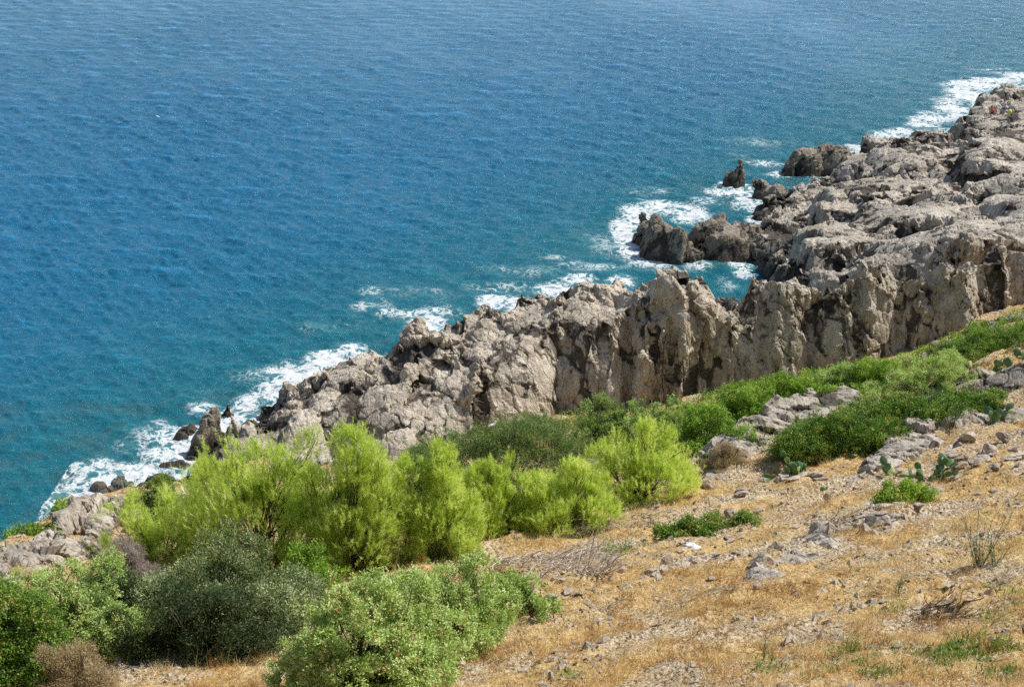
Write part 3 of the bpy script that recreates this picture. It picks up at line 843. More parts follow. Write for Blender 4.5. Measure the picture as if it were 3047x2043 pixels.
# ------------------------------------------------------------------ sea
ys = [58.0]
while ys[-1] < 420: ys.append(ys[-1] * 1.0019)
while ys[-1] < 6000: ys.append(ys[-1] * 1.06)
ys = np.array(ys)
s = np.linspace(-1, 1, 880)
X = s[None, :] * (ys[:, None] * .44 + 9); Y = np.repeat(ys[:, None], len(s), 1)
X = X + 0.0 * Y
x, y = X.ravel(), Y.ravel()
sx = (ys * .44 + 9) * 2 / 880; sy = np.gradient(ys)
res = np.repeat(np.maximum(sx, sy)[:, None], len(s), 1).ravel()
z = np.zeros_like(x)
wr = np.random.default_rng(11)
gust = .9 + .55 * n2(x * .03, y * .018, 2) + .3 * n2(x * .09, y * .05, 12)
for i in range(160):
    lam = 0.5 * (7.5 / 0.5) ** (wr.random() ** 1.15)
    ang = R(-100 + wr.normal() * 31)
    k = 2 * math.pi / lam
    amp = .0092 * lam ** .42
    ph = wr.random() * 6.28
    th = k * (x * math.cos(ang) + y * math.sin(ang)) + ph + .9 * math.sin(i)
    att = sstep(1.8, 3.6, lam / res)
    z += amp * att * (1.3 - 2.3 * np.abs(np.sin(th / 2)))
z *= gust
# land mask, foam and shallows -------------------------------------------------
foam = np.zeros_like(x); shallow = np.zeros_like(x)
sub = (y < 290)
xi, yi = x[sub], y[sub]
hn = np.maximum(np.where((yi < 121) & (xi > -31) & (xi < 53), near_base(xi, yi), -9), np.where((yi > 104) & (yi < 235) & (xi > 12), rear_base(xi, yi), -9))
hn = np.maximum(hn, np.where(yi < 100, hill(xi, yi) - 1.0, -9))
hn = inlet(xi, yi, hn)
f = sstep(-5.5, -.3, hn) * .66
sh = sstep(-6.5, -1.5, hn)


def patch(u, v, ru, rv, a, rot=0):
    """foam patch: centre and half-sizes given on the water"""
    global f
    p = at_z(u, v, 0)
    q = at_z(u + ru, v, 0); t = at_z(u, v - rv, 0)
    rx, ry = abs(q[0] - p[0]), abs(t[1] - p[1])
    dx, dy = xi - p[0], yi - p[1]
    c_, s_ = math.cos(R(rot)), math.sin(R(rot))
    lx, ly = (dx * c_ + dy * s_) / rx, (-dx * s_ + dy * c_) / ry
    f = np.maximum(f, a * (.88 if u < 700 else 1) * np.exp(-(lx * lx + ly * ly) * .9))


for a in [(350, 1430, 120, 40, .95), (620, 1150, 120, 30, .35), (760, 1110, 120, 35, .4), (1000, 960, 200, 40, .34), (1250, 870, 200, 40, .34), (1550, 800, 200, 30, .34), (1800, 720, 120, 50, .4), (1950, 560, 200, 30, .34), (2250, 420, 200, 25, .3), (450, 1300, 150, 60, .45), (1650, 760, 60, 15, .5), (1080, 905, 50, 20, .6), (1160, 925, 60, 20, .6), (430, 1390, 110, 35, 1.0), (500, 1345, 90, 30, 1.0), (560, 1310, 70, 45, .8), (600, 1210, 60, 30, .72), (690, 1250, 60, 40, .95), (740, 1190, 60, 40, .7),
          (500, 1290, 60, 40, .7), (480, 1250, 60, 30, .5), (820, 1150, 60, 35, .95), (900, 1110, 70, 35, 1.0), (980, 1060, 80, 30, .95), (850, 1100, 90, 40, .6), (1050, 1030, 60, 25, .8),
          (1270, 960, 70, 35, .95), (1220, 930, 80, 25, .6), (1120, 900, 90, 25, .45), (1300, 920, 90, 20, .6), (1470, 885, 60, 25, .9), (1540, 900, 50, 25, .9), (1480, 850, 120, 25, .5), (1650, 855, 60, 22, .9), (1720, 825, 60, 18, .7),
          (1850, 835, 50, 20, .9), (1860, 690, 45, 60, .85), (1900, 640, 60, 40, .85), (1890, 740, 60, 40, .9), (1970, 610, 90, 25, .85), (2050, 630, 70, 30, .85), (1950, 775, 60, 20, .8), (2080, 780, 60, 18, .6), (1780, 790, 120, 20, .4), (1700, 780, 80, 20, .35),
          (2200, 775, 50, 30, .8), (2160, 840, 50, 30, .45), (2210, 800, 40, 20, .8), (2150, 560, 60, 18, .6), (2210, 560, 60, 18, .8), (2230, 600, 60, 25, .75), (2280, 640, 30, 15, .9), (2100, 590, 80, 20, .45),
          (2330, 515, 60, 12, .6), (2270, 480, 90, 12, .5), (2460, 500, 25, 14, .95), (2200, 455, 80, 10, .4), (2580, 435, 70, 14, .9), (2680, 390, 80, 12, .8), (2560, 465, 50, 20, .9), (2790, 350, 80, 15, .85), (2840, 320, 60, 16, .95), (2880, 280, 60, 25, 1.1),
          (2900, 250, 90, 14, 1.1), (2830, 300, 60, 16, .75), (2780, 330, 70, 10, .6), (2960, 235, 90, 10, .9), (2980, 215, 70, 8, .5), (2860, 243, 60, 6, .85), (3030, 222, 60, 8, .9), (2950, 203, 90, 3, .55), (2720, 300, 100, 10, .3),
          (2750, 365, 60, 10, .9), (2850, 345, 40, 15, 1.0), (2640, 400, 50, 14, .9), (1100, 860, 60, 20, .4), (300, 1370, 80, 40, .4), (280, 1440, 80, 30, .6), (1990, 800, 200, 15, .3)]:
    patch(*a)
for cx, cy, r in sea_rocks:
    d = np.hypot(xi - cx, (yi - cy))
    f = np.maximum(f, .72 * sstep(r + 1.2, r - 1.0, d)); sh = np.maximum(sh, .8 * sstep(r + 5, r, d))
f = f + .16 * n2(xi * .22, yi * .22, 4) * sstep(.1, .4, f)
foam[sub] = f; shallow[sub] = sh
u_, v_, d_ = project(np.stack([x, y, z], 1))
dist = np.hypot(x - 40, y - 110)
z = z + foam * .1 * n2(x * .9, y * .9, 8)
ny, nx = X.shape
idx = np.arange(nx * ny).reshape(ny, nx)
Fq = np.stack([idx[:-1, :-1], idx[:-1, 1:], idx[1:, 1:], idx[1:, :-1]], -1).reshape(-1, 4)
# distance from the coast line, for the turn from teal to blue
cl = np.array([(-32, 77), (-20, 94), (10, 128), (25, 150), (52, 185), (73, 217), (120, 300)], float)
cd = np.full(len(x), 1e9)
for p0, p1 in zip(cl[:-1], cl[1:]):
    d = p1 - p0; t = np.clip(((x - p0[0]) * d[0] + (y - p0[1]) * d[1]) / (d @ d), 0, 1)
    cd = np.minimum(cd, np.hypot(x - p0[0] - t * d[0], y - p0[1] - t * d[1]))
coast = np.exp(-cd / 26.0)
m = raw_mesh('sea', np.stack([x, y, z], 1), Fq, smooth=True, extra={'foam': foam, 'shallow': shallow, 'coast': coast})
mt, nt, out = new_mat('sea water'); b = NB(nt)
P = b.pos()
sepp = nt.nodes.new('ShaderNodeSeparateXYZ'); b.set(sepp.inputs[0], P)
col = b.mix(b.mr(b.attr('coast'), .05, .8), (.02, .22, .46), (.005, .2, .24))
col = b.mix(b.mr(sepp.outputs[1], 120, 380, 0, .75), col, (.27, .47, .64))  # paler far out: sky reflection and haze put into the base colour
col = b.mix(b.mr(sepp.outputs[2], -.2, .12, .6, 0), col, (.006, .08, .13))  # darker troughs, lighter crests: wave shading put into the colour by height
# shallow bed showing through
bed = b.mr(b.noise(P, .35, 4, .6), .45, .62)
col = b.mix(b.math('MULTIPLY', b.attr('shallow'), b.math('MULTIPLY', bed, .6)), col, (.06, .1, .075))
fo = b.attr('foam')
wp = nt.nodes.new('ShaderNodeMix'); wp.data_type = 'VECTOR'; wp.inputs[0].default_value = .5
nc = nt.nodes.new('ShaderNodeTexNoise'); nc.inputs['Scale'].default_value = .45; nc.inputs['Detail'].default_value = 4; b.set(nc.inputs['Vector'], P)
nt.links.new(P, wp.inputs[4])
va = nt.nodes.new('ShaderNodeVectorMath'); va.operation = 'MULTIPLY_ADD'
nt.links.new(nc.outputs['Color'], va.inputs[0]); va.inputs[1].default_value = (3.2, 3.2, 0); nt.links.new(P, va.inputs[2])
WP = va.outputs[0]
lace = b.math('ABSOLUTE', b.math('SUBTRACT', b.noise(WP, 1.1, 6, .62), .5))
lace = b.mr(lace, 0, .13, 1, 0)
lump = b.noise(WP, .5, 6, .65)
dens = b.math('ADD', b.math('MULTIPLY', lace, .5), b.math('ADD', b.math('MULTIPLY', lump, .45), b.math('MINIMUM', fo, .82)))
ff = b.math('MULTIPLY', b.mr(dens, .92, 1.26), b.mr(fo, .06, .25))
# sparse whitecap flecks in open water
fl = b.noise(b.scale(P, (.6, 1.4, 1)), 1.3, 5, .7)
fk = b.math('MULTIPLY', b.mr(fl, .73, .78), b.mr(b.noise(P, .05, 2, .5), .48, .62))
ff = b.math('MAXIMUM', ff, b.math('MULTIPLY', fk, .5))
col = b.mix(b.math('MULTIPLY', b.mr(fo, .15, .75), .7), col, (.1, .3, .32))
col = b.mix(ff, col, (.72, .75, .77))
p = nt.nodes.new('ShaderNodeBsdfPrincipled'); b.set(p.inputs['Base Color'], col)
b.set(p.inputs['Roughness'], b.math('MAXIMUM', b.mr(sepp.outputs[1], 90, 320, .09, .2), b.mr(ff, 0, .5, .1, .8)))
p.inputs['IOR'].default_value = 1.45
h = b.math('ADD', b.math('ADD', b.math('MULTIPLY', b.noise(b.scale(P, (.6, 1.3, 1)), .42, 3, .6), b.mr(sepp.outputs[1], 100, 260, .6, 2.4)), b.math('MULTIPLY', b.noise(b.scale(P, (.6, 1.3, 1)), 1.3, 6, .66), 1.1)), b.math('MULTIPLY', b.noise(P, 6, 4, .6), .16))
b.set(p.inputs['Normal'], b.bump(h, 1.0, .35))
nt.links.new(p.outputs[0], out.inputs[0])
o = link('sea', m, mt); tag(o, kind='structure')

# ------------------------------------------------------------------ foliage
def leaves_geo(pos, dirs, length, width, up=None, tri=False, bend=0.0, r=None):
    """one flat leaf per row: base point, axis, length, width"""
    r = r or rng
    n = len(pos)
    d = dirs / (np.linalg.norm(dirs, axis=1)[:, None] + 1e-9)
    q = np.array([.35, .0, .95]) + r.normal(size=(n, 3)) * .55; s_ = np.cross(d, q); s_ /= np.linalg.norm(s_, axis=1)[:, None] + 1e-9
    length = np.broadcast_to(length, n)[:, None]; width = np.broadcast_to(width, n)[:, None]
    tip = pos + d * length
    if bend: tip[:, 2] -= bend * length[:, 0]
    if tri:
        V = np.stack([pos - s_ * width / 2, pos + s_ * width / 2, tip], 1).reshape(-1, 3)
        Fc = np.arange(n * 3).reshape(n, 3)
        return V, Fc, 3
    midp = pos + d * length * .5
    V = np.stack([pos, midp - s_ * width / 2, tip, midp + s_ * width / 2], 1).reshape(-1, 3)
    return V, np.arange(n * 4).reshape(n, 4), 4


def unit(n, r):
    q = r.normal(size=(n, 3))
    return q / np.linalg.norm(q, axis=1)[:, None]


def crown_points(lobes, n, r, hollow=.35, updir=.25, gap=.25, gs=1.2, zmin=None):
    """points on noisy ellipsoid lobes, biased to the outside; lobes (cx,cy,cz,rx,ry,rz)"""
    Lb = np.array(lobes, float)
    area = (Lb[:, 3] * Lb[:, 4] + Lb[:, 3] * Lb[:, 5] + Lb[:, 4] * Lb[:, 5])
    w = area / area.sum()
    k = r.choice(len(Lb), size=int(n * 1.9), p=w)
    q = unit(len(k), r)
    q[:, 2] = np.where(r.random(len(k)) < updir, np.abs(q[:, 2]), q[:, 2])
    rad = 1 - hollow * r.random(len(k)) ** 1.6
    rad = np.where(r.random(len(k)) < .2, 1 + .3 * r.random(len(k)) ** 2, rad)
    rad *= 1 + .25 * perlin(q[:, 0] * 2.2 + k, q[:, 1] * 2.2, q[:, 2] * 2.2)
    P = Lb[k, :3] + q * Lb[k, 3:] * rad[:, None]
    g = perlin(P[:, 0] * gs + 5, P[:, 1] * gs, P[:, 2] * gs)
    ok = g > (-.45 + gap)
    # drop points deep inside another lobe
    for i in range(len(Lb)):
        e = ((P - Lb[i, :3]) / Lb[i, 3:]); ok &= ~(((e ** 2).sum(1) < .4) & (k != i))
    if zmin is not None: ok &= P[:, 2] > zmin
    P, q, g, rad = P[ok][:n], q[ok][:n], g[ok][:n], rad[ok][:n]
    return P, q, g, rad


def auto_lobes(w, d, h, n, r, size=.42, z0=.12, flat=1.0, lean=0.0):
    """cloud of lobes filling a crown of width w, depth d, height h whose base is at the origin"""
    out = []
    for i in range(n):
        a = (i * 2.399963) + r.normal() * .35; rr = math.sqrt((i + .5) / n)
        fx, fy = rr * math.cos(a), rr * math.sin(a)
        top = (1 - .55 * rr ** 2.6) * r.uniform(.5, 1.12)
        s_ = size * r.uniform(.45, 1.35)
        rx = w / 2 * s_; ry = d / 2 * s_; rz = h * s_ * .62 * flat
        zt = top * h
        x_ = fx * max(w / 2 - rx * .75, .05); y_ = fy * max(d / 2 - ry * .75, .05)
        out.append((x_ + lean * zt, y_, max(zt - rz, rz * .5), rx, ry, rz))
        zz = zt - 2.1 * rz
        while zz > rz * .1:      # fill the side down to the ground
            out.append((x_ * 1.02 + r.normal() * rx * .15, y_ * 1.02, zz, rx * .95, ry * .95, rz))
            zz -= 1.3 * rz
    return out


def branches(lobes, r, base=(0, 0, 0), trunk=.07, twig=3):
    paths = []
    for (cx, cy, cz, rx, ry, rz) in lobes:
        b0 = np.array(base, float) + r.normal(size=3) * [.05, .05, 0]
        p = wander(b0 - [0, 0, .2], (cx, cy, cz + rz * .3), 6, .12, r)
        paths.append((p, np.linspace(trunk, trunk * .3, 6)))
        for _ in range(twig):
            e = unit(1, r)[0] * [rx, ry, rz] * .95 + [cx, cy, cz]
            paths.append((wander(p[r.integers(2, 5)], e, 5, .12, r), np.linspace(trunk * .35, trunk * .12, 5)))
    return tubes(paths, 4)


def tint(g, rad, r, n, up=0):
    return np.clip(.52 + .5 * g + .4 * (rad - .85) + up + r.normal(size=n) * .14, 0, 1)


def spot(u0, v0, u1, v1, base=None, sink=.0):
    """world base, width and height of a plant that fills a photo rectangle and stands on the hill"""
    uc = (u0 + u1) / 2
    p = hit(uc, v1 if base is None else base)
    k = ppm(p)
    w = (u1 - u0) / k
    h = (v1 - v0) / k / math.cos(R(24))
    return p, w, h


SCALE_N = 1.35


def plant(name, part, lobes, matname, p, label, cat, clusters, per, ln, wd, spread, seed, mode='leaf', trunk=.05, gap=.25, gs=1.2, hollow=.35,
          updir=.3, group=None, tone_up=0., red=0.0, twig=2, bark='bark', bend=0., outw=.6, upw=.4, zmin=-.1, toner=.12):
    r = np.random.default_rng(seed)
    t = thing(name, p, label, cat, group)
    # set the lobes on the slope they stand on
    Lw = []
    for l in lobes:
        dz = hz(p[0] + l[0], p[1] + l[1]) - p[2]
        Lw.append((l[0], l[1], l[2] + dz * .85, l[3], l[4], l[5]))
    P, q, g, rad = crown_points(Lw, int(clusters * SCALE_N), r, hollow, updir, gap, gs)
    gz = hill(P[:, 0] + p[0], P[:, 1] + p[1]) - p[2]
    ok = P[:, 2] > gz + zmin
    P, q, g, rad = P[ok], q[ok], g[ok], rad[ok]
    n = len(P)
    ax = q * outw + np.array([0, 0, upw]) + unit(n, r) * .35
    ax /= np.linalg.norm(ax, axis=1)[:, None]
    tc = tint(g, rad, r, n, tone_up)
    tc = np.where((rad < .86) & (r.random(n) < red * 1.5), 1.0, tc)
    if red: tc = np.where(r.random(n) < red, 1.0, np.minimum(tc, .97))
    if mode == 'needle':
        # a shoot: needles fan forward around its axis
        tpos = r.random((n, per))
        base = P[:, None, :] + ax[:, None, :] * (tpos * spread)[..., None]
        dd = ax[:, None, :] * .8 + unit(n * per, r).reshape(n, per, 3) * .75
        lng = ln * (.7 + .5 * r.random(n * per))
        V, Fc, k = leaves_geo(base.reshape(-1, 3), dd.reshape(-1, 3), lng, wd, tri=True, r=r, bend=bend)
    else:
        base = P[:, None, :] + unit(n * per, r).reshape(n, per, 3) * (spread * r.random((n, per)) ** .5)[..., None] + ax[:, None, :] * (r.random((n, per)) * spread)[..., None]
        dd = ax[:, None, :] * .8 + unit(n * per, r).reshape(n, per, 3) * .9
        lng = ln * (.6 + .7 * r.random(n * per))
        V, Fc, k = leaves_geo(base.reshape(-1, 3), dd.reshape(-1, 3), lng, wd, r=r, bend=bend)
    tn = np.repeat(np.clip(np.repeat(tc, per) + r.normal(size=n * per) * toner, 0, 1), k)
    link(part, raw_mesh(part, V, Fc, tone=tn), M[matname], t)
    if trunk > 0:
        Vb, Fb = branches(Lw, r, trunk=trunk, twig=twig)
        link('trunk' if cat in ('tree', 'pine') else 'branches', raw_mesh('branches', Vb, Fb, smooth=True), M[bark], t)
    return t


# ---- bright young pines
def pine(u0, v0, u1, v1, base, label, seed, shoots, nl=12, spread=.34, thin=.2, lean=0.0, up=0., depth=.8, extra=()):
    shoots = int(shoots * 2.3)
    p, w, h = spot(u0, v0, u1, v1, base)
    w *= 1.12
    k = ppm(p)
    h = (base - v0) / k / math.cos(R(26)) * 1.0
    r = np.random.default_rng(seed)
    lb = auto_lobes(w * 1.22, w * depth, h, int(nl * 1.8), r, .34, .1, 1.5, lean)
    for i in range(10):
        x_ = r.uniform(-.5, .5) * w * .9; zt = h * math.sqrt(max(.1, 1 - (x_ / w) ** 2 * 2.6)) * r.uniform(.86, 1.08); q_ = r.uniform(.16, .26)
        lb.append((x_, r.uniform(-.4, .4) * w * depth * .6, zt - .3, q_, q_, r.uniform(.45, .8)))
    for (u, v, s_) in extra:
        lb.append(((u - (u0 + u1) / 2) / k, 0, (base - v) / k / math.cos(R(26)), s_, s_, s_ * 1.5))
    return plant('pine_tree', 'crown', lb, 'pine', p, label, 'pine', shoots, 26, .16, .013, spread, seed, 'needle', trunk=.045, gap=thin, gs=.9, hollow=.45, updir=.5,
                 outw=.5, upw=.75, tone_up=up, twig=4, group=None)


pine(573, 1330, 985, 1700, 1690, 'tallest bright yellow-green pine, leftmost full crown above the dark grey-green bush', 101, 3600, 16, extra=[(930, 1350, .45), (960, 1330, .35), (700, 1390, .4)])
pine(905, 1325, 1185, 1710, 1700, 'narrow bright pine standing right behind the big pale juniper', 102, 2700, 13, extra=[(1075, 1340, .5), (1050, 1320, .35)])
pine(1160, 1370, 1400, 1680, 1670, 'soft lime-green pine in the middle of the row, over the dead wood heap', 103, 2100, 11, up=.02)
pine(1370, 1385, 1560, 1620, 1600, 'small bushy lime-green pine between two others in the row', 104, 1500, 9)
pine(1540, 1400, 1800, 1590, 1580, 'low spreading lime-green pine right of the row middle', 105, 1500, 9, up=.03)
pine(1745, 1290, 2035, 1505, 1495, 'pale lime-green pine at the right end of the row, against brown grass', 106, 2200, 12, up=.08)
pine(345, 1470, 640, 1690, 1670, 'thin sparse pine with bare twigs at the left end of the row', 107, 1100, 10, thin=.4)
pine(600, 1370, 700, 1500, 1520, 'small thin pine top in front of the dark low rocks', 108, 260, 3, thin=.35)

# ---- darker shrubs
def shrub(kind, u0, v0, u1, v1, base, label, seed, cl, nl=12, mat=None, depth=.9, name='shrub', cat='shrub', **kw):
    p, w, h = spot(u0, v0, u1, v1, base)
    w *= 1.12
    k = ppm(p)
    h = max((base - v0) / k / math.cos(R(26)) - .0, .3)
    r = np.random.default_rng(seed)
    sz = kw.pop('size', .45)
    if kind == 'juniper': nl = int(nl * 2.6); sz *= .62
    elif kind != 'broom': nl = int(nl * 1.8); sz *= .75
    lb = auto_lobes(w, w * depth, h, nl, r, sz, .08, 1.1 if kind != 'juniper' else 1.0)
    lb = [(l[0], l[1], l[2] * (1.12 if kind != 'broom' else .93), l[3], l[4], l[5]) for l in lb]
    for i in range(8 if kind != 'broom' else 5):
        a_ = r.random() * 6.283; q_ = r.uniform(.1, .19) * min(w, 2.2 * h)
        lb.append((math.cos(a_) * w * .5 * r.uniform(.85, 1.12), math.sin(a_) * w * depth * .5, r.uniform(.12, .6) * h, q_, q_, q_ * .8))
    for i in range(5 if kind != 'broom' else 0):
        q_ = r.uniform(.08, .14) * min(w, 2.2 * h)
        lb.append((r.uniform(-.32, .32) * w, r.uniform(-.3, .3) * w * depth, r.uniform(.92, 1.08) * h, q_, q_, q_ * 1.1))
    if u0 > 1850: lb = [(l[0] * 1.25, l[1] * 1.15, l[2] * .9, l[3] * 1.3, l[4] * 1.2, l[5] * .95) for l in lb]; cl = int(cl * 1.35)
    P = dict(olive=dict(matname='olive', per=20, ln=.1, wd=.035, spread=.2, upw=.7, gs=1.1, updir=.5),
             broom=dict(matname='broom', per=20, ln=.13, wd=.025, spread=.17, upw=.9, gs=1.6, gap=.05),
             juniper=dict(matname='juniper', per=26, ln=.09, wd=.04, spread=.15, upw=.5, gs=1.5, gap=.46, hollow=.3, toner=.07),
             lentisk=dict(matname='lentisk', per=16, ln=.08, wd=.05, spread=.16, upw=.3, gs=1.3, gap=.15),
             bright=dict(matname='bright', per=16, ln=.09, wd=.055, spread=.17, upw=.3, gs=1.3, gap=.15),
             heath=dict(matname='heath', per=22, ln=.07, wd=.02, spread=.12, upw=.6, gs=1.6, gap=.1))[kind]
    P.update(kw)
    return plant(name, 'foliage', lb, P.pop('matname'), p, label, cat, cl, P.pop('per'), P.pop('ln'), P.pop('wd'), P.pop('spread'), seed, trunk=P.pop('trunk', .04), **P)


shrub('olive', 425, 1665, 900, 1900, 1880, 'large dark grey-green shrub with pale upright tips below the leftmost pines', 201, 5200, 16, red=.03)
shrub('broom', 1255, 1235, 1750, 1470, 1455, 'broad dark green mound of fine twigs below the cliff, where the gulls stand', 202, 6500, 15, depth=.7, size=.55)
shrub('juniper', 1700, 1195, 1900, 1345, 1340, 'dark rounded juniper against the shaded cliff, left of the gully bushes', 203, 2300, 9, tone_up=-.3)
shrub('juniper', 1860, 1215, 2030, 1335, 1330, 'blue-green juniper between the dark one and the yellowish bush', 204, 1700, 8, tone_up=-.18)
shrub('bright', 2010, 1215, 2180, 1345, 1340, 'yellow-olive loose bush beside the pale sloping outcrop', 205, 1500, 9, gap=.3, tone_up=-.1)
shrub('juniper', 850, 1775, 1300, 2060, 2085, 'very large pale green juniper filling the lower middle foreground', 206, 7600, 20, tone_up=.05, red=.015, depth=.8)
shrub('juniper', 1130, 1730, 1480, 1960, 1950, 'second pale juniper joined to the right of the very large one', 207, 4400, 14, tone_up=-.02, red=.02)
shrub('juniper', 1440, 1740, 1620, 1850, 1845, 'low thin juniper arm beside the dead branches heap', 208, 900, 7, gap=.45, tone_up=-.08)
shrub('juniper', 0, 1720, 400, 1950, 1930, 'wide pale green juniper in the bottom left corner', 209, 5600, 16, tone_up=-.02, red=.02)
shrub('lentisk', -60, 1780, 220, 2050, 2050, 'dark glossy green shrub under the wide juniper at the left edge', 210, 3200, 12)
shrub('heath', 140, 1935, 320, 2050, 2070, 'small tan dry heath bush at the bottom left', 211, 1500, 8)
shrub('lentisk', 385, 1460, 545, 1560, 1560, 'compact grass-green bush beside prickly pears on the left headland brow', 212, 1500, 8)
shrub('bright', 2140, 1160, 2290, 1265, 1262, 'bright green bush at the cliff foot above the pale sloping outcrop', 213, 1500, 9)
shrub('bright', 2260, 1130, 2430, 1225, 1222, 'bright green bush second along the gully behind the pale outcrop', 214, 1600, 9, tone_up=-.05)
shrub('juniper', 2390, 1100, 2540, 1190, 1188, 'olive green low juniper between bright bushes in the gully', 215, 1300, 8, tone_up=-.1)
shrub('bright', 2510, 1085, 2640, 1175, 1172, 'vivid green bush near the cliff foot, right part of the gully row', 216, 1300, 8)
shrub('juniper', 2640, 1080, 2840, 1190, 1186, 'yellow-green rounded juniper above the long dark green thicket', 217, 1700, 9, tone_up=.02)
shrub('lentisk', 2760, 1015, 2930, 1075, 1072, 'flat green bush below the cliff at the right', 218, 1200, 8)
shrub('lentisk', 2900, 985, 3060, 1035, 1032, 'flat green bush at the right edge below the rock ledges', 219, 1200, 8)
shrub('broom', 2345, 1230, 2600, 1370, 1358, 'left half of the long dark green thicket on the slope', 220, 3600, 12, matname='lentisk', ln=.085, wd=.045, depth=.6, tone_up=-.12, red=.03, size=.55)
shrub('broom', 2530, 1180, 2780, 1310, 1300, 'middle of the long dark green thicket on the slope', 221, 3600, 12, matname='lentisk', ln=.085, wd=.045, depth=.6, tone_up=-.12, red=.03, size=.55)
shrub('broom', 2720, 1165, 2930, 1255, 1250, 'right end of the long dark green thicket, against grey rock', 222, 2600, 10, matname='lentisk', ln=.085, wd=.045, depth=.6, tone_up=-.08, red=.02, size=.55)
shrub('juniper', 1190, 1350, 1330, 1440, 1450, 'deep green juniper tuft between the dark mound and the pines', 223, 1100, 7, tone_up=-.3)
shrub('lentisk', 1995, 1550, 2165, 1598, 1596, 'low green weedy patch in the middle of the dry slope', 224, 750, 9, gap=.3, size=.3, depth=.5)
shrub('lentisk', 2190, 1530, 2240, 1580, 1578, 'tiny green tuft beside a brown stone on the slope', 225, 200, 4)
shrub('bright', 2640, 1445, 2730, 1505, 1502, 'small green leafy weed under the prickly pears on the right slope', 226, 420, 6, gap=.3)
shrub('heath', 2120, 1325, 2200, 1400, 1398, 'rust brown dry shrub at the foot of the pale outcrop', 227, 600, 6, matname='heath', tone_up=-.1)
shrub('heath', 300, 1640, 450, 1740, 1745, 'bare grey shrub behind the wide left juniper', 228, 1700, 8, matname='twigs', wd=.012, ln=.16)

shrub('olive', 360, 1800, 860, 1975, 1965, 'added dark foliage standing in for ground shade in front of the large grey-green shrub', 229, 1500, 9, tone_up=-.45, depth=.35, size=.4, gap=.3)  # low dark shrub added to stand in for the shadow on the ground
shrub('olive', 330, 1740, 470, 1860, 1870, 'brown-green twiggy shrub toned dark for shade, between the left juniper and the grey-green shrub', 230, 900, 7, tone_up=-.35, gap=.3)  # leaf tone lowered, so the shade between the shrubs is in the colour
shrub('bright', 860, 1640, 1000, 1740, 1760, 'small yellow-green leafy shrub between the tallest pine and the very large juniper', 231, 700, 6, tone_up=-.1)

# ---- low ground cover (stuff)
def cover(name, spots, matname, ln, wd, label, cat, seed, n, h=.15, up=0):
    r = np.random.default_rng(seed)
    Ps, T = [], []
    for (u, v, ru, rv, dens) in spots:
        p = hit(u, v); k = ppm(p)
        q = hit(u, v + rv) if v + rv < 2300 else p
        ry = max(abs(q[1] - p[1]), .3); rx = ru / k
        m_ = int(n * dens)
        a = r.random(m_) * 6.283; rr = np.sqrt(r.random(m_)) * (1 + .35 * np.sin(a * 3 + u) + .2 * np.sin(a * 7 + v))
        x = p[0] + rx * rr * np.cos(a); y = p[1] + ry * rr * np.sin(a)
        g = n2(x * 1.7, y * 1.7, 6)
        ok = g > -.25
        x, y, g = x[ok], y[ok], g[ok]
        z = hill(x, y) + r.random(len(x)) ** 1.3 * h * (1.2 + g)
        Ps.append(np.stack([x, y, z], 1)); T.append(np.clip(.5 + up + .6 * g + r.normal(size=len(x)) * .18, 0, 1))
    P = np.concatenate(Ps); T = np.concatenate(T)
    d = unit(len(P), r); d[:, 2] = np.abs(d[:, 2]) * 1.2 + .2
    V, Fc, k = leaves_geo(P, d, ln * (.6 + .8 * r.random(len(P))), wd, r=r)
    o = link(name, raw_mesh(name, V, Fc, tone=np.repeat(T, 4)), M[matname])
    return tag(o, label, cat, kind='stuff')


cover('ice_plants', [(2880, 1090, 80, 25, 1), (2980, 1075, 80, 25, 1), (3030, 1040, 60, 20, .8), (2930, 1130, 50, 14, .6), (3040, 1110, 40, 12, .4), (3000, 1010, 70, 14, .6),
                     (40, 1640, 110, 24, 2.2), (150, 1585, 100, 24, 2.2), (240, 1540, 100, 22, 2.2), (330, 1500, 90, 20, 2), (30, 1690, 80, 30, 1.4), (420, 1470, 80, 16, 1.5), (500, 1450, 60, 10, 1), (420, 1455, 50, 12, .8), (2240, 1375, 60, 20, .4)],
      'iceplant', .12, .06, 'red and green succulent ground cover on the rocky brows', 'ground cover', 301, 2600)
cover('green_weeds', [(2560, 1960, 120, 40, .5), (2900, 1930, 90, 30, .8), (2830, 1960, 70, 24, .7), (2970, 1860, 80, 30, .4), (3030, 1800, 40, 60, .6), (2420, 2020, 60, 20, .3), (1850, 1640, 70, 25, .35), (1830, 1655, 60, 15, .3),
                      (1700, 2030, 30, 10, .1), (2290, 2000, 60, 30, .25), (2900, 1640, 120, 50, .2), (2760, 1980, 200, 50, .5), (2680, 1830, 60, 30, .2), (2960, 2010, 60, 30, .5), (2560, 2010, 100, 20, .5)],
      'weed', .16, .035, 'scattered green weeds among the dry grass', 'weeds', 302, 1500, .2)

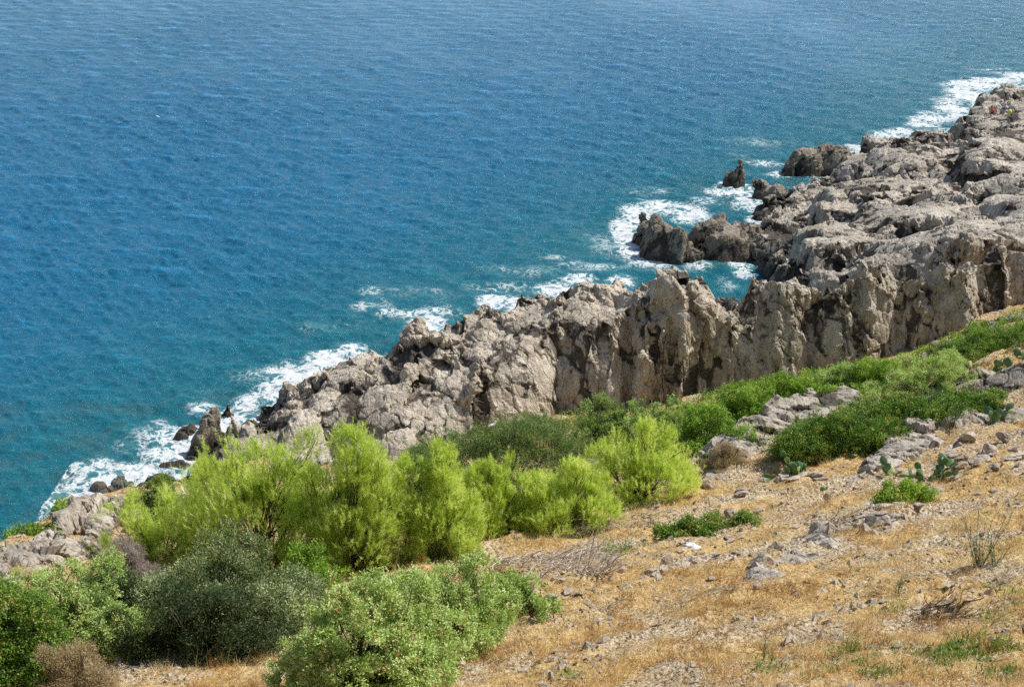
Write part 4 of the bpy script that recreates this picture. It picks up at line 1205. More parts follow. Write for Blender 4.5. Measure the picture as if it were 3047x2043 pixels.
cover('low_scrub', [(1700, 1272, 110, 12, 1), (1800, 1262, 110, 13, 1), (1890, 1262, 100, 14, 1), (1880, 1300, 90, 16, 1), (2040, 1235, 100, 10, 1), (2150, 1185, 90, 10, .8), (2300, 1152, 90, 9, .8), (2500, 1122, 90, 9, .8), (2650, 1098, 80, 9, .8), (2780, 1052, 80, 9, .8), (2900, 990, 80, 9, .8), (1960, 1285, 110, 18, 1), (2080, 1252, 110, 18, 1), (2200, 1196, 110, 16, 1), (2330, 1168, 110, 15, 1), (2460, 1143, 110, 14, 1), (2590, 1125, 110, 13, 1), (2720, 1100, 110, 12, 1), (2850, 1030, 100, 12, 1), (2960, 982, 90, 12, 1), (1960, 1320, 120, 22, 1), (2080, 1280, 130, 24, 1.2), (2200, 1225, 130, 22, 1.2), (2330, 1195, 130, 20, 1.2), (2460, 1170, 130, 18, 1.2), (2590, 1150, 120, 18, 1.2), (2720, 1130, 110, 16, 1.2), (2850, 1060, 110, 14, 1.2), (2960, 1020, 100, 12, 1), (3040, 990, 60, 12, .8), (1890, 1340, 80, 20, .8), (2560, 1200, 100, 16, .8), (2400, 1330, 100, 16, .6), (200, 1530, 60, 14, .8), (90, 1600, 80, 16, .8)],
      'bright', .11, .06, 'low green scrub filling the gully between the bushes', 'scrub', 303, 4300, .5, -.18)

# ---- dry grass over the slope (stuff)
def grass(n, seed):
    r = np.random.default_rng(seed)
    # sample the slope, denser where it comes near
    y = 22 + (100 - 22) * r.random(n) ** 1.75
    x = (r.random(n) * 2 - 1) * (y * .45 + 8)
    z = hill(x, y)
    u, v, d = project(np.stack([x, y, z], 1))
    ok = (u > -150) & (u < 3200) & (v < 2200) & (v > 850) & (z > 4)
    x, y, z, d = x[ok], y[ok], z[ok], d[ok]
    tuft = n2(x * 1.3, y * 1.3, 1) + .7 * n2(x * 3.7, y * 3.7, 2)
    zone = n2(x * .22, y * .22, 7)
    bare_ = n2(x * .5 + 3, y * .5, 9) + .6 * zone
    rock = sstep(-.1, .3, bare_) * sstep(25, 48, d)
    keep = r.random(len(x)) < np.clip(.55 + .9 * tuft, .06, 1) * (1 - .93 * rock)
    x, y, z, tuft, zone = x[keep], y[keep], z[keep], tuft[keep], zone[keep]
    n = len(x)
    g2 = n2(x * .9, y * .9, 12)
    z = z + micro(x, y) - .02
    dd = unit(n, r); dd[:, 2] = np.abs(dd[:, 2]) * .9 + .35
    dd[:, 0] += .25 + .5 * g2; dd[:, 1] -= .2
    ln = (.1 + .26 * r.random(n) ** 2) * (1 + .8 * np.clip(tuft, -.8, 1))
    tall = (tuft > .35) & (r.random(n) < .12) & (y < 60); ln = np.where(tall, ln * 2.0, ln); dd[tall, 2] += .9
    V, Fc, k = leaves_geo(np.stack([x, y, z], 1), dd, ln, .015, tri=True, r=r)
    t = np.clip(.5 + .45 * g2 + .35 * zone + .25 * n2(x * 2.3, y * 2.3, 19) + r.normal(size=n) * .22, 0, 1)
    o = link('dry_grass', raw_mesh('dry_grass', V, Fc, tone=np.repeat(t, 3)), M['grass'])
    return tag(o, 'short straw-coloured dry grass covering the slope', 'grass', kind='stuff')


grass(1500000, 41)

# ---- outcrops
def outcrop(label, pts, width, height, seed, name='rock_outcrop', mat='outcrop', amp=.45, freq=1.8, voxel=.07, steep=2.5, rise=0, flute=.6, strata=(.3, .9, .5), flatk=1.5):
    if width < 1.3: height *= .55; flatk = 2.6; amp *= .6
    """an elongated outcrop through photo points on the slope"""
    W = [hit(u, v) for u, v in pts]
    r = np.random.default_rng(seed)
    lumps = []
    c = np.mean(W, axis=0)
    for a, b_ in zip(W[:-1], W[1:]):
        d = b_ - a; Ln = np.linalg.norm(d[:2]); ang = math.degrees(math.atan2(d[1], d[0]))
        n = max(2, int(Ln / (width * .8)))
        for i in range(n + 1):
            t = i / n
            q = a + d * t + np.append(r.normal(size=2) * width * .12, 0)
            s_ = width * (.4 + .3 * r.random()) * (.75 + .5 * math.sin(math.pi * min(max((t + .1) / 1.2, 0), 1)))
            lumps.append((q[0], q[1], hz(q[0], q[1]) + height * (.55 + .6 * r.random()), s_ * flatk, s_, ang + r.normal() * 12, steep, height * .3, (d[2] / Ln) * 1.0, r.uniform(-.1, .25), 3.0))
    zs = [hz(l[0], l[1]) for l in lumps]
    zb = min(zs) - .5
    xs = [l[0] for l in lumps]; ys_ = [l[1] for l in lumps]; m_ = width * 1.6 + .8

    def cut(X, Y, H):
        return np.where(H > hill(X, Y) - .35, H, -99)
    V, Fq, cav = make_rock(lumps, lambda X, Y: np.full(X.shape, -99.), zb, .09, voxel, (min(xs) - m_, max(xs) + m_, min(ys_) - m_, max(ys_) + m_), amp, freq, flute, .35, .25, seed * .37, strata=strata, gw=.15, cut=cut, clean=False)
    # keep what shows above the soil
    gz = hill(V[:, 0], V[:, 1])
    kf = (V[Fq][:, :, 2].max(1) > gz[Fq].min(1) - .45)
    Fq = Fq[kf]; used = np.unique(Fq); rm = np.full(len(V), -1); rm[used] = np.arange(len(used))
    V, cav, Fq = V[used], cav[used], rm[Fq]
    V = V - c
    o = link(name, raw_mesh(name, V, Fq, extra={'cav': cav}), M[mat]); o.location = [float(q) for q in c]
    return tag(o, label, 'rock')


outcrop('broad pale grey outcrop sloping up below the bright gully bushes', [(2190, 1365), (2280, 1312), (2390, 1268), (2490, 1228)], 3.0, 1.0, 1, amp=.5)
outcrop('long grey rock slab under the dark green thicket', [(2640, 1395), (2760, 1320), (2880, 1275), (2960, 1255)], 2.3, .8, 2)
outcrop('wide grey outcrop with ice plants at the right edge', [(2800, 1190), (2900, 1170), (3000, 1160), (3080, 1150)], 2.6, .7, 3, amp=.5)
outcrop('long diagonal grey ledge in the middle of the dry slope', [(2450, 1640), (2540, 1590), (2640, 1550), (2750, 1495)], 1.5, .45, 4, freq=2.4, amp=.35)
outcrop('crumbling grey-brown outcrop left of the diagonal ledge', [(2290, 1740), (2350, 1680), (2420, 1640)], 1.0, .5, 5, freq=2.6, amp=.35)
outcrop('flaky grey rock ridge cut by the bottom edge', [(1680, 2040), (1740, 1985), (1800, 1935)], 1.1, .42, 6, freq=2.6, amp=.35)
outcrop('smooth pale slab at the right edge beside the fennel', [(2960, 1585), (3050, 1545)], .55, .25, 7, amp=.1, freq=1.5)
outcrop('big fissured grey-brown outcrop on the left headland brow', [(60, 1720), (150, 1665), (260, 1615), (360, 1560), (390, 1515)], 2.2, 1.0, 8, amp=1.0, freq=1.4, steep=3.5, flute=1)
outcrop('pale broken rock below the fissured left outcrop', [(180, 1690), (300, 1655), (400, 1625)], 1.4, .5, 9, amp=.5)
outcrop('weathered rock at the far left edge above the junipers', [(-40, 1760), (30, 1715), (110, 1675)], 1.6, .6, 10, amp=.5)
outcrop('narrow grey rock strip below the cliff at the upper right', [(2760, 1085), (2880, 1010), (2990, 960), (3070, 930)], 1.6, .5, 11, amp=.5)
outcrop('grey rock step left of the dry rust-coloured shrub', [(2140, 1420), (2180, 1390), (2230, 1360)], 1.0, .5, 12)
outcrop('flat grey rock rib on the slope above the crumbling outcrop', [(1990, 1720), (2080, 1690), (2170, 1670)], .9, .35, 13, freq=2.4)
outcrop('small grey rock patch among grass near the bottom', [(1900, 1900), (1990, 1880)], .6, .2, 14, freq=2.6, amp=.3)

# ---- loose stones
def stone_mesh(seed, flat=.55):
    r = np.random.default_rng(seed)
    import bmesh
    bm = bmesh.new(); bmesh.ops.create_icosphere(bm, subdivisions=3, radius=.5)
    P = np.array([v.co[:] for v in bm.verts])
    for _ in range(11):
        n = unit(1, r)[0]; dcut = r.uniform(.22, .4)
        s_ = P @ n - dcut
        P = P - np.outer(np.maximum(s_, 0), n)
    P *= [1.0, .7, flat]
    P += .02 * unit(len(P), r)
    P = P - P.mean(0)
    P[:, 2] -= P[:, 2].min() * .55
    Fq = np.array([[v.index for v in f.verts] for f in bm.faces]); bm.free()
    return raw_mesh('stone', P, Fq, extra={'cav': np.zeros(len(P))})


stone_meshes = [stone_mesh(900 + i, f) for i, f in enumerate([.35, .45, .55, .65, .3, .5, .7, .4, .6, .5])]
for sm in stone_meshes: sm.materials.append(M['stone'])


def stone(u, v, size_px, label, group=None, i=0, rz=None, r=random, sc=(1, 1, 1)):
    p = hit(u, v); k = ppm(p); s_ = size_px / k
    o = bpy.data.objects.new('stone', stone_meshes[i % len(stone_meshes)]); C.objects.link(o)
    e = .2
    nxv = Vector((-(hz(p[0] + e, p[1]) - hz(p[0] - e, p[1])) / (2 * e), -(hz(p[0], p[1] + e) - hz(p[0], p[1] - e)) / (2 * e), 1)).normalized()
    q = nxv.to_track_quat('Z', 'Y')
    from mathutils import Quaternion
    q = q @ Quaternion((0, 0, 1), rz if rz is not None else r.uniform(0, 6.28))
    o.rotation_mode = 'QUATERNION'; o.rotation_quaternion = q
    o.location = (float(p[0]), float(p[1]), float(p[2] + micro(p[:1], p[1:2])[0]) + .02)
    o.scale = (s_ * sc[0], s_ * sc[1], s_ * sc[2])
    return tag(o, label, 'stone', group)


big = [(2875, 1330, 70, 'dark square boulder in the stone heap near the right edge', 5), (2940, 1370, 62, 'pale pointed boulder in the right-hand stone heap', 3), (2990, 1320, 50, 'light upright stone above the right-hand stone heap', 6),
       (2900, 1385, 48, 'dark flat stone low in the right-hand heap', 0), (3010, 1385, 60, 'long pale slab-like stone at the right end of the heap', 4), (2840, 1430, 60, 'pinkish flat stone left of the right-hand heap', 0),
       (2770, 1475, 80, 'large dark-sided flat stone below the prickly pear', 4), (2730, 1525, 46, 'cream coloured flat stone lying on the diagonal ledge', 0), (2625, 1575, 62, 'brown wedge-shaped stone on the diagonal ledge', 1), (2610, 1545, 34, 'rounded blue-grey stone on the diagonal ledge', 5),
       (2450, 1590, 56, 'brown tilted flat stone at the top left of the diagonal ledge', 1), (2265, 1690, 88, 'large pale block lying left of the crumbling outcrop', 5), (2310, 1655, 54, 'pale elongated stone above the large pale block', 3),
       (2440, 1435, 48, 'grey-white flat stone in grass near the lone cactus pad', 0), (1690, 1775, 44, 'grey stone at the foot of the dead branches heap', 5), (1640, 1790, 36, 'pale squarish stone beside the low juniper arm', 2), (1560, 2000, 38, 'pale rounded stone near the bottom of the picture', 2),
       (1375, 1990, 34, 'white upright stone at the right foot of the very large juniper', 6), (1990, 1690, 46, 'pale stone with a shaded left side in mid slope', 3), (2180, 1560, 60, 'brown leaning rock beside the tiny green tuft', 6), (2110, 1460, 52, 'dark stone with a pale tip above the weedy patch', 1),
       (2270, 1445, 40, 'pale flat stone in dry grass above the weedy patch', 0), (2330, 1440, 46, 'round-backed stone left of the prickly pear clump', 5), (3020, 1360, 40, 'reddish stone at the right edge of the heap', 2), (2960, 1410, 44, 'brown jagged stone under the pale boulder', 7), (2250, 1780, 34, 'white-topped stone below the crumbling outcrop', 2),
       (2370, 1785, 28, 'small buff stone right of the white-topped one', 3), (2175, 1615, 30, 'small grey stone next to the crumpled white bag', 5), (2060, 2020, 40, 'flat whitish stone near the bottom edge', 0), (2120, 1960, 26, 'small dark stone near the curved dark twig', 5)]
for k_, (u, v, s_, lab, i) in enumerate(big):
    stone(u, v, s_ * 1.25, lab, None, i, sc=(1, 1, random.uniform(.85, 1.25)))
sr = random.Random(5)
zones = [(2700, 1450, 330, 60), (2450, 1560, 330, 60), (2150, 1660, 260, 70), (1850, 1740, 230, 80), (2600, 1400, 380, 60), (2250, 1480, 300, 60), (2900, 1370, 160, 60), (1750, 1940, 350, 80), (2300, 1720, 300, 70), (1600, 1800, 180, 60), (2100, 1560, 300, 60)]
cnt = 0
while cnt < 262:
    zc = sr.choice(zones)
    u, v = sr.gauss(zc[0], zc[2] * .5), sr.gauss(zc[1], zc[3] * .6)
    if not (1480 < u < 3080 and 1330 < v < 2040): continue
    p = hit(u, v)
    if n2(np.array([p[0] * .5]), np.array([p[1] * .5]), 21)[0] < -.1 and sr.random() < .6: continue
    s_ = 10 + 30 * sr.random() ** 2.4
    stone(u, v, s_, 'small pale broken stone lying in the dry grass of the slope', 'loose stones scattered over the dry slope', sr.randrange(10), r=sr, sc=(1, 1, sr.uniform(.7, 1.3)))
    cnt += 1
for _ in range(40):
    zc = sr.choice(zones[:7]); u, v = sr.gauss(zc[0], zc[2] * .5), sr.gauss(zc[1], zc[3] * .6)
    if 1600 < u < 3060 and 1340 < v < 1800:
        stone(u, v, sr.uniform(38, 80), 'flat pale rock slab half sunk in the dry slope', 'flat slabs sunk in the slope', sr.choice([0, 4, 7]), r=sr, rz=sr.gauss(.4, .4), sc=(1, 1, sr.uniform(.5, .9)))
# gravel (stuff)
r = np.random.default_rng(77)
N_ = 24000
y = 26 + 62 * r.random(N_) ** 1.2; x = (r.random(N_) * 2 - 1) * (y * .42 + 4)
g = n2(x * .5 + 3, y * .5, 9) + .6 * n2(x * .22, y * .22, 7) + .4 * n2(x * 1.5, y * 1.5, 30)
ok = (g > .12) & (hill(x, y) > 4.5); x, y = x[ok], y[ok]; n = len(x)
oct_ = np.array([[1, 0, 0], [-1, 0, 0], [0, 1, 0], [0, -1, 0], [0, 0, 1], [0, 0, -1]], float)
of = np.array([[0, 2, 4], [2, 1, 4], [1, 3, 4], [3, 0, 4], [2, 0, 5], [1, 2, 5], [3, 1, 5], [0, 3, 5]])
s_ = (.03 + .13 * r.random(n) ** 3)
Vp = oct_[None] * (s_[:, None, None] * (.6 + .8 * r.random((n, 6, 1)))) * [1, 1, .6] + r.normal(size=(n, 6, 3)) * s_[:, None, None] * .25
zz = hill(x, y) + micro(x, y) + .01
Vp = Vp + np.stack([x, y, zz], 1)[:, None, :]
Fg = (of[None] + np.arange(n)[:, None, None] * 6).reshape(-1, 3)
o = link('gravel', raw_mesh('gravel', Vp.reshape(-1, 3), Fg, extra={'cav': np.zeros(n * 6)}), M['stone']); tag(o, 'small gravel and stone chips on bare soil between the grass', 'gravel', kind='stuff')

# ---- prickly pears
def pad_geo(c, up, face, ln, wd, th=.035, res=9):
    """rounded flat pad: base point c, growth direction up, facing normal"""
    up = up / np.linalg.norm(up); f = face - up * (face @ up); f /= np.linalg.norm(f); s_ = np.cross(up, f)
    V, Fc = [], []
    rings = 6; seg = 12
    for i in range(rings + 1):
        t = i / rings * math.pi / 2  # from rim to middle
        for j in range(seg):
            a = j / seg * 2 * math.pi
            ex, ey = math.cos(a), math.sin(a)
            rr = math.cos(t)
            taper = .72 + .28 * sstep(-1, .4, ey)
            V.append(c + up * (ln * .5 * (1 + ey * rr)) + s_ * (wd * .5 * ex * rr * taper) + f * (th * math.sin(t)))
    n1 = len(V)
    for i in range(1, rings + 1):
        for j in range(seg):
            q = V[i * seg + j]
            V.append(q - 2 * f * th * math.sin(i / rings * math.pi / 2))
    for i in range(rings):
        for j in range(seg):
            j2 = (j + 1) % seg
            Fc.append((i * seg + j, i * seg + j2, (i + 1) * seg + j2, (i + 1) * seg + j))
            A = lambda ii, jj: jj if ii == 0 else n1 + (ii - 1) * seg + jj
            Fc.append((A(i, j2), A(i, j), A(i + 1, j), A(i + 1, j2)))
    return np.array(V), np.array(Fc)


def cactus(u, v, wpx, hpx, npads, label, seed, pale=.1, dry=.0, group=None):
    p = hit(u, v); k = ppm(p)
    r = np.random.default_rng(seed)
    t = thing('prickly_pear', p, label, 'cactus', group)
    w, h = wpx / k, hpx / k / math.cos(R(26))
    tips = []
    npads = int(npads * 1.5) if npads > 1 else 1
    for i in range(npads):
        lnp = r.uniform(.36, .52)
        if i < max(2, npads // 3) or not tips:
            a = r.uniform(-w / 2, w / 2) * .8; c = np.array([a, r.normal() * w * .2, 0.0]); c[2] = hz(p[0] + c[0], p[1] + c[1]) - p[2] - .04
            up = np.array([r.normal() * .3, r.normal() * .3, 1.0])
        else:
            b0, u0_, s0 = tips[r.integers(len(tips))]
            c = b0 + s0 * r.uniform(-.1, .1); up = u0_ + s0 * r.normal() * .8 + r.normal(size=3) * .3
            if b0[2] > h * .8: c = c * [1, 1, .5]
        up /= np.linalg.norm(up)
        face = np.array([r.normal() * .7, -1, r.normal() * .5])
        V, Fc = pad_geo(c, up, face, lnp, lnp * r.uniform(.62, .8))
        q = r.random(); mt_ = 'pad_pale' if q < pale else ('pad_dry' if q < pale + dry else 'pad')
        link('pad', raw_mesh('pad', V, Fc, smooth=True), M[mt_], t)
        s1 = np.cross(up, face / np.linalg.norm(face))
        tips.append((c + up * lnp * .93, up, s1))
    return t


cactus(2350, 1430, 130, 95, 26, 'dense dark green prickly pear clump right of the rust-coloured shrub', 501)
cactus(2095, 1395, 40, 40, 5, 'small prickly pear left of the rust-coloured shrub', 502)
cactus(2650, 1425, 70, 70, 8, 'prickly pear with pale yellowish dying pads under the long grey slab', 503, pale=.5)
cactus(2765, 1440, 130, 80, 26, 'wide green prickly pear beside the right-hand stone heap', 504)
cactus(2975, 1265, 110, 65, 16, 'prickly pear at the right edge above the dry grass', 505)
cactus(2452, 1470, 16, 30, 1, 'single upright cactus pad alone in dry grass', 506)
cactus(2870, 1110, 60, 40, 9, 'prickly pear with some pale pads among the ice plants', 507, pale=.3)
cactus(2980, 1110, 70, 40, 12, 'green prickly pear low among the ice plants at upper right', 508)
cactus(3030, 1080, 40, 30, 6, 'little prickly pear at the right edge among the ice plants', 509)
cactus(405, 1465, 80, 28, 9, 'low dark prickly pear against the white surf on the left brow', 510)
cactus(490, 1475, 60, 45, 8, 'prickly pear with pale upright pads above the compact green bush', 511, pale=.4)
cactus(575, 1480, 75, 60, 13, 'prickly pear with dried bleached pads at the end of the left brow', 512, pale=.2, dry=.35)
cactus(410, 1585, 60, 50, 9, 'prickly pear below the compact green bush, with many pale pads', 513, pale=.45)
cactus(625, 1440, 30, 40, 4, 'small prickly pear behind the bleached one by the dark rocks', 514)

# ---- dead wood
def sticks(name, label, cat, center, n, lpx, spread_px, matname, seed, lift=.25, rad=.025, group=None, flat=.35):
    p = hit(*center); k = ppm(p); r = np.random.default_rng(seed)
    t = thing(name, p, label, cat, group)
    for matn, nn, rs, part in ((matname, n, 1.0, 'branches'), (matname, n * 2, .45, 'twigs')):
        paths = []
        for i in range(nn):
            a = r.random() * 6.28; rr = math.sqrt(r.random())
            x = rr * math.cos(a) * spread_px[0] / k; y = rr * math.sin(a) * spread_px[1] / k
            z = hz(p[0] + x, p[1] + y) - p[2] + r.random() * lift
            ln = lpx / k * r.uniform(.4, 1.1)
            th = r.normal() * 1.0
            d = np.array([math.cos(th), math.sin(th), r.normal() * flat]) * ln
            z2 = hz(p[0] + x + d[0], p[1] + y + d[1]) - p[2] + abs(d[2]) + r.random() * lift * .5
            rr_ = rad * rs * r.uniform(.5, 1.2)
            paths.append((wander((x, y, z), (x + d[0], y + d[1], z2), 7, .12, r), np.linspace(rr_, rr_ * .4, 7)))
        V, Fc = tubes(paths, 4)
        link(part, raw_mesh(part, V, Fc, smooth=True), M[matn], t)
    return t


sticks('dead_branch_heap', 'tangled heap of bleached dead branches at the foot of the pines', 'dead wood', (1610, 1690), 170, 95, (180, 130), 'deadwood', 601, .45, .032)
sticks('dead_branch_heap', 'smaller heap of dead twigs beside the low lime-green pine', 'dead wood', (1830, 1570), 80, 75, (120, 80), 'deadwood', 602, .35, .026)
sticks('dead_branch_heap', 'grey upright tangle of roots at the right end of the big heap', 'dead wood', (1760, 1730), 50, 70, (45, 60), 'deadwood', 603, .5, .036, flat=1.0)
sticks('dead_bush', 'dark burnt-looking dead branches lying in the grass at lower right', 'dead wood', (2770, 1850), 80, 95, (70, 80), 'darkwood', 604, .3, .032)
sticks('dead_twigs', 'bare pale sticks in front of the tan heath at bottom left', 'dead wood', (90, 2010), 18, 100, (60, 60), 'deadwood', 605, .6, .015, flat=1.0)
sticks('dead_bush', 'small dark brown dead bush above the diagonal ledge', 'dead wood', (2500, 1570), 26, 45, (35, 25), 'darkwood', 606, .3, .012, flat=.8)
sticks('dead_twigs', 'scattered straw-coloured stalks at the right edge', 'dead wood', (2960, 1740), 12, 80, (80, 70), 'deadwood', 607, .15, .012)


def branch(label, uv0, uv1, rad, seed, matn='deadwood', lift=.12, lift1=None, name='dead_branch', cat='branch', amp=.1):
    a = hit(*uv0); b_ = hit(*uv1); r = np.random.default_rng(seed)
    b_ = b_ - a + [0, 0, lift if lift1 is None else lift1]
    pts = wander((0, 0, lift * .4), b_, 9, amp, r)
    paths = [(pts, np.linspace(rad, rad * .45, 9))]
    for i in (3, 5, 6):
        e = pts[i] + unit(1, r)[0] * np.linalg.norm(b_) * .22; paths.append((wander(pts[i], e, 5, .1, r), np.linspace(rad * .5, rad * .2, 5)))
    V, Fc = tubes(paths, 6)
    o = link(name, raw_mesh(name, V, Fc, smooth=True), M[matn]); o.location = [float(q) for q in a]
    return tag(o, label, cat)


branch('thick pale log lying in the heap of dead branches', (1535, 1705), (1595, 1712), .055, 701, lift=.2)
branch('long bleached branch across the lower heap', (1715, 1648), (1800, 1640), .03, 702, lift=.3)
branch('curved bleached branch rising out of the heap', (1700, 1575), (1735, 1555), .03, 703, lift1=.6)
branch('dark twig leaning over the weedy green patch', (2100, 1560), (2105, 1610), .015, 704, 'darkwood', lift1=.9)
branch('long thin grey branch below the weedy patch', (1850, 1660), (1930, 1625), .02, 705, 'darkwood')
branch('thin dark branch arching above the weedy patch', (2170, 1520), (2245, 1500), .02, 706, 'darkwood', lift=.3)
branch('pale split stalk standing by the dark dead branches', (2815, 1795), (2865, 1735), .018, 707, lift1=.3)
branch('long straw-coloured stalk lying above the dark dead branches', (2885, 1745), (2960, 1675), .012, 708, lift1=.2)
branch('pale crooked stick lying at the right edge', (2990, 1665), (3045, 1645), .02, 709)
branch('pale stick lying at the bottom edge of the slope', (2070, 2040), (2140, 2000), .018, 710)
branch('thin upright dead branch right of the lime-green pines', (1785, 1555), (1788, 1520), .03, 711, lift1=.7)
branch('broken grey branch in front of the stone heap of the slope', (1900, 1690), (1930, 1655), .02, 712)
branch('slim bent branch leaning over the low juniper arm', (1600, 1790), (1610, 1700), .018, 713, lift1=.5)

# ---- fennel
def fennel(u, v, hpx, n, label, seed, matn='fennel', wide=.35, name='fennel_plant'):
    p = hit(u, v); k = ppm(p); r = np.random.default_rng(seed)
    t = thing(name, p, label, 'plant')
    H = hpx / k / .9; paths = []; L0 = []
    for i in range(n):
        a = r.normal() * wide; b_ = r.normal() * wide * .6; hh = H * r.uniform(.4, 1)
        pts = wander((r.normal() * .06, r.normal() * .06, -.05), (a * hh, b_ * hh, hh), 8, .05, r)
        paths.append((pts, np.linspace(.012, .005, 8)))
        for j in range(5):
            q = pts[r.integers(1, 7)]; e = q + np.array([r.normal() * .14, r.normal() * .14, .1 + .15 * r.random()])
            paths.append((np.linspace(q, e, 3), np.linspace(.005, .003, 3)))
            for _ in range(14): L0.append(e + r.normal(size=3) * .05)
    V, Fc = tubes(paths, 4)
    link('stem', raw_mesh('stem', V, Fc, tone=np.full(len(V), .35), smooth=True), M[matn], t)
    L0 = np.array(L0)
    V, Fc, kk = leaves_geo(L0, unit(len(L0), r) + [0, 0, .4], .07, .008, r=r)
    link('leaves', raw_mesh('leaves', V, Fc, tone=np.full(len(V), .8)), M[matn], t)
    return t


fennel(2915, 1700, 195, 17, 'tall sparse fennel with thin blue-green stems at the right', 801)
fennel(2960, 1690, 130, 8, 'short fennel shoots just right of the tall fennel', 802)
fennel(2670, 1780, 75, 5, 'small fennel with two green stems in mid slope', 803, wide=.12)
fennel(2530, 1965, 70, 6, 'pale yellow-green fennel tip near the bottom edge', 804, 'weed', .12)
fennel(2275, 1960, 90, 3, 'very thin green stalk standing below the crumbling outcrop', 805, wide=.08)


def stalk(u, v, hpx, label, seed):
    p = hit(u, v); k = ppm(p); H = hpx / k; r = np.random.default_rng(seed)
    t = thing('dry_flower_stalk', p, label, 'plant')
    V, Fc = tubes([(wander((0, 0, 0), (.05, 0, H), 6, .04, r), np.linspace(.015, .01, 6))], 5)
    link('stem', raw_mesh('stem', V, Fc, smooth=True), M['bark'], t)
    n = 300; P = np.stack([r.normal(size=n) * .05 + .04, r.normal(size=n) * .05, H * (.7 + .35 * r.random(n))], 1)
    V, Fc, kk = leaves_geo(P, unit(n, r), .05, .03, r=r)
    link('flower_head', raw_mesh('flower_head', V, Fc, tone=np.full(len(V), .95)), M['iceplant_dry'], t)


M['iceplant_dry'] = leaf_mat('dry orange seed heads', [(0, (.3, .12, .04)), (1, (.55, .26, .1))], .2, .8, (1, 1, 1))
stalk(1252, 1700, 50, 'rusty orange seed stalk rising over the very large juniper', 811)
stalk(120, 2000, 50, 'tall dry orange flower head at bottom left', 812)
stalk(150, 2020, 50, 'second dry orange flower head right of the tall one, bottom left', 813)

# ---- crumpled bag
def bag():
    import bmesh
    p = hit(2055, 1640); k = ppm(p); r = np.random.default_rng(3)
    bm = bmesh.new(); bmesh.ops.create_icosphere(bm, subdivisions=4, radius=.5)
    P = np.array([v.co[:] for v in bm.verts]); Fq = np.array([[v.index for v in f.verts] for f in bm.faces]); bm.free()
    d = 1 + .35 * perlin(P[:, 0] * 3, P[:, 1] * 3, P[:, 2] * 3) + .25 * (1 - 2 * np.abs(perlin(P[:, 0] * 5 + 4, P[:, 1] * 5, P[:, 2] * 5)))
    P = P * d[:, None] * [50 / k, 34 / k, 30 / k]; P[:, 2] += .12 + .12 * np.maximum(-P[:, 0], 0)
    m_ = simple_mat('white plastic', (.75, .76, .8), (.55, .57, .63), 4, .4, .5, .4)
    o = link('plastic_bag', raw_mesh('plastic_bag', P, Fq, smooth=True), m_); o.location = [float(q) for q in p]
    tag(o, 'crumpled white plastic bag lying on the dry slope', 'bag')


bag()

# ---- gulls
M['white'] = simple_mat('white feathers', (.8, .8, .78), (.72, .72, .7), 20, .7, .1)
M['grey'] = simple_mat('grey wing feathers', (.38, .4, .43), (.48, .5, .53), 20, .7, .1)
M['beak'] = simple_mat('yellow beak', (.75, .45, .06), (.8, .5, .1), 5, .4, .05)
M['black'] = simple_mat('black feathers', (.02, .02, .02), (.04, .04, .04), 5, .6, .05)


def gull(p, rz, label, scale=1.0, stretch=1.0, floating=False, pitch=.25):
    """body along +x, standing on p"""
    t = thing('gull', p, label, 'bird'); t.rotation_euler = (0, 0, rz); t.scale = (scale,) * 3
    zc = .22 if not floating else .06
    def loft(path, rad, sides=12):
        return tubes([(np.array(path, float), np.array(rad, float))], sides)
    b = []
    body = [(-.27, 0, zc - .09 * pitch / .25), (-.2, 0, zc - .05), (-.1, 0, zc), (0, 0, zc + .03), (.09, 0, zc + .06), (.14, 0, zc + .11), (.165, 0, zc + .16 * stretch), (.18, 0, zc + .2 * stretch), (.21, 0, zc + .225 * stretch), (.235, 0, zc + .222 * stretch)]
    V, Fc = loft(body, [.012, .04, .075, .088, .08, .062, .045, .042, .036, .012])
    link('body', raw_mesh('body', V, Fc, smooth=True), M['white'], t)
    hp = body[-1]
    V, Fc = loft([(hp[0] - .01, 0, hp[2]), (hp[0] + .025, 0, hp[2] - .004), (hp[0] + .05, 0, hp[2] - .014)], [.014, .011, .004], 8)
    link('beak', raw_mesh('beak', V, Fc, smooth=True), M['beak'], t)
    for s_ in (-1, 1):
        V, Fc = loft([(.08, .055 * s_, zc + .06), (0, .075 * s_, zc + .045), (-.12, .06 * s_, zc + .02), (-.24, .03 * s_, zc - .03)], [.03, .045, .035, .012], 10)
        w_ = link('wing', raw_mesh('wing', V, Fc, smooth=True), M['grey'], t)
        V, Fc = loft([(-.22, .028 * s_, zc - .022), (-.28, .02 * s_, zc - .05), (-.33, .01 * s_, zc - .07)], [.017, .012, .004], 8)
        link('wing_tip', raw_mesh('wing_tip', V, Fc, smooth=True), M['black'], w_)
        V, Fc = loft([(hp[0] - .035, .031 * s_, hp[2] + .008), (hp[0] - .033, .037 * s_, hp[2] + .008)], [.007, .003], 8)
        link('eye', raw_mesh('eye', V, Fc, smooth=True), M['black'], t)
        if not floating:
            V, Fc = loft([(.01, .03 * s_, zc - .04), (-.005, .03 * s_, .11), (.0, .03 * s_, .005), (.04, .03 * s_, .0)], [.012, .007, .007, .006], 6)
            link('leg', raw_mesh('leg', V, Fc, smooth=True), M['beak'], t)
    return t


pg = hit(1472, 1300); kg = ppm(pg)
# both birds stand on top of the dark mound, seen against the cliff behind


MV = np.array([v.co[:] for v in bpy.data.objects['foliage.001'].data.vertices]) + np.array(bpy.data.objects['foliage.001'].parent.location)
MU, MVV, _d = project(MV)


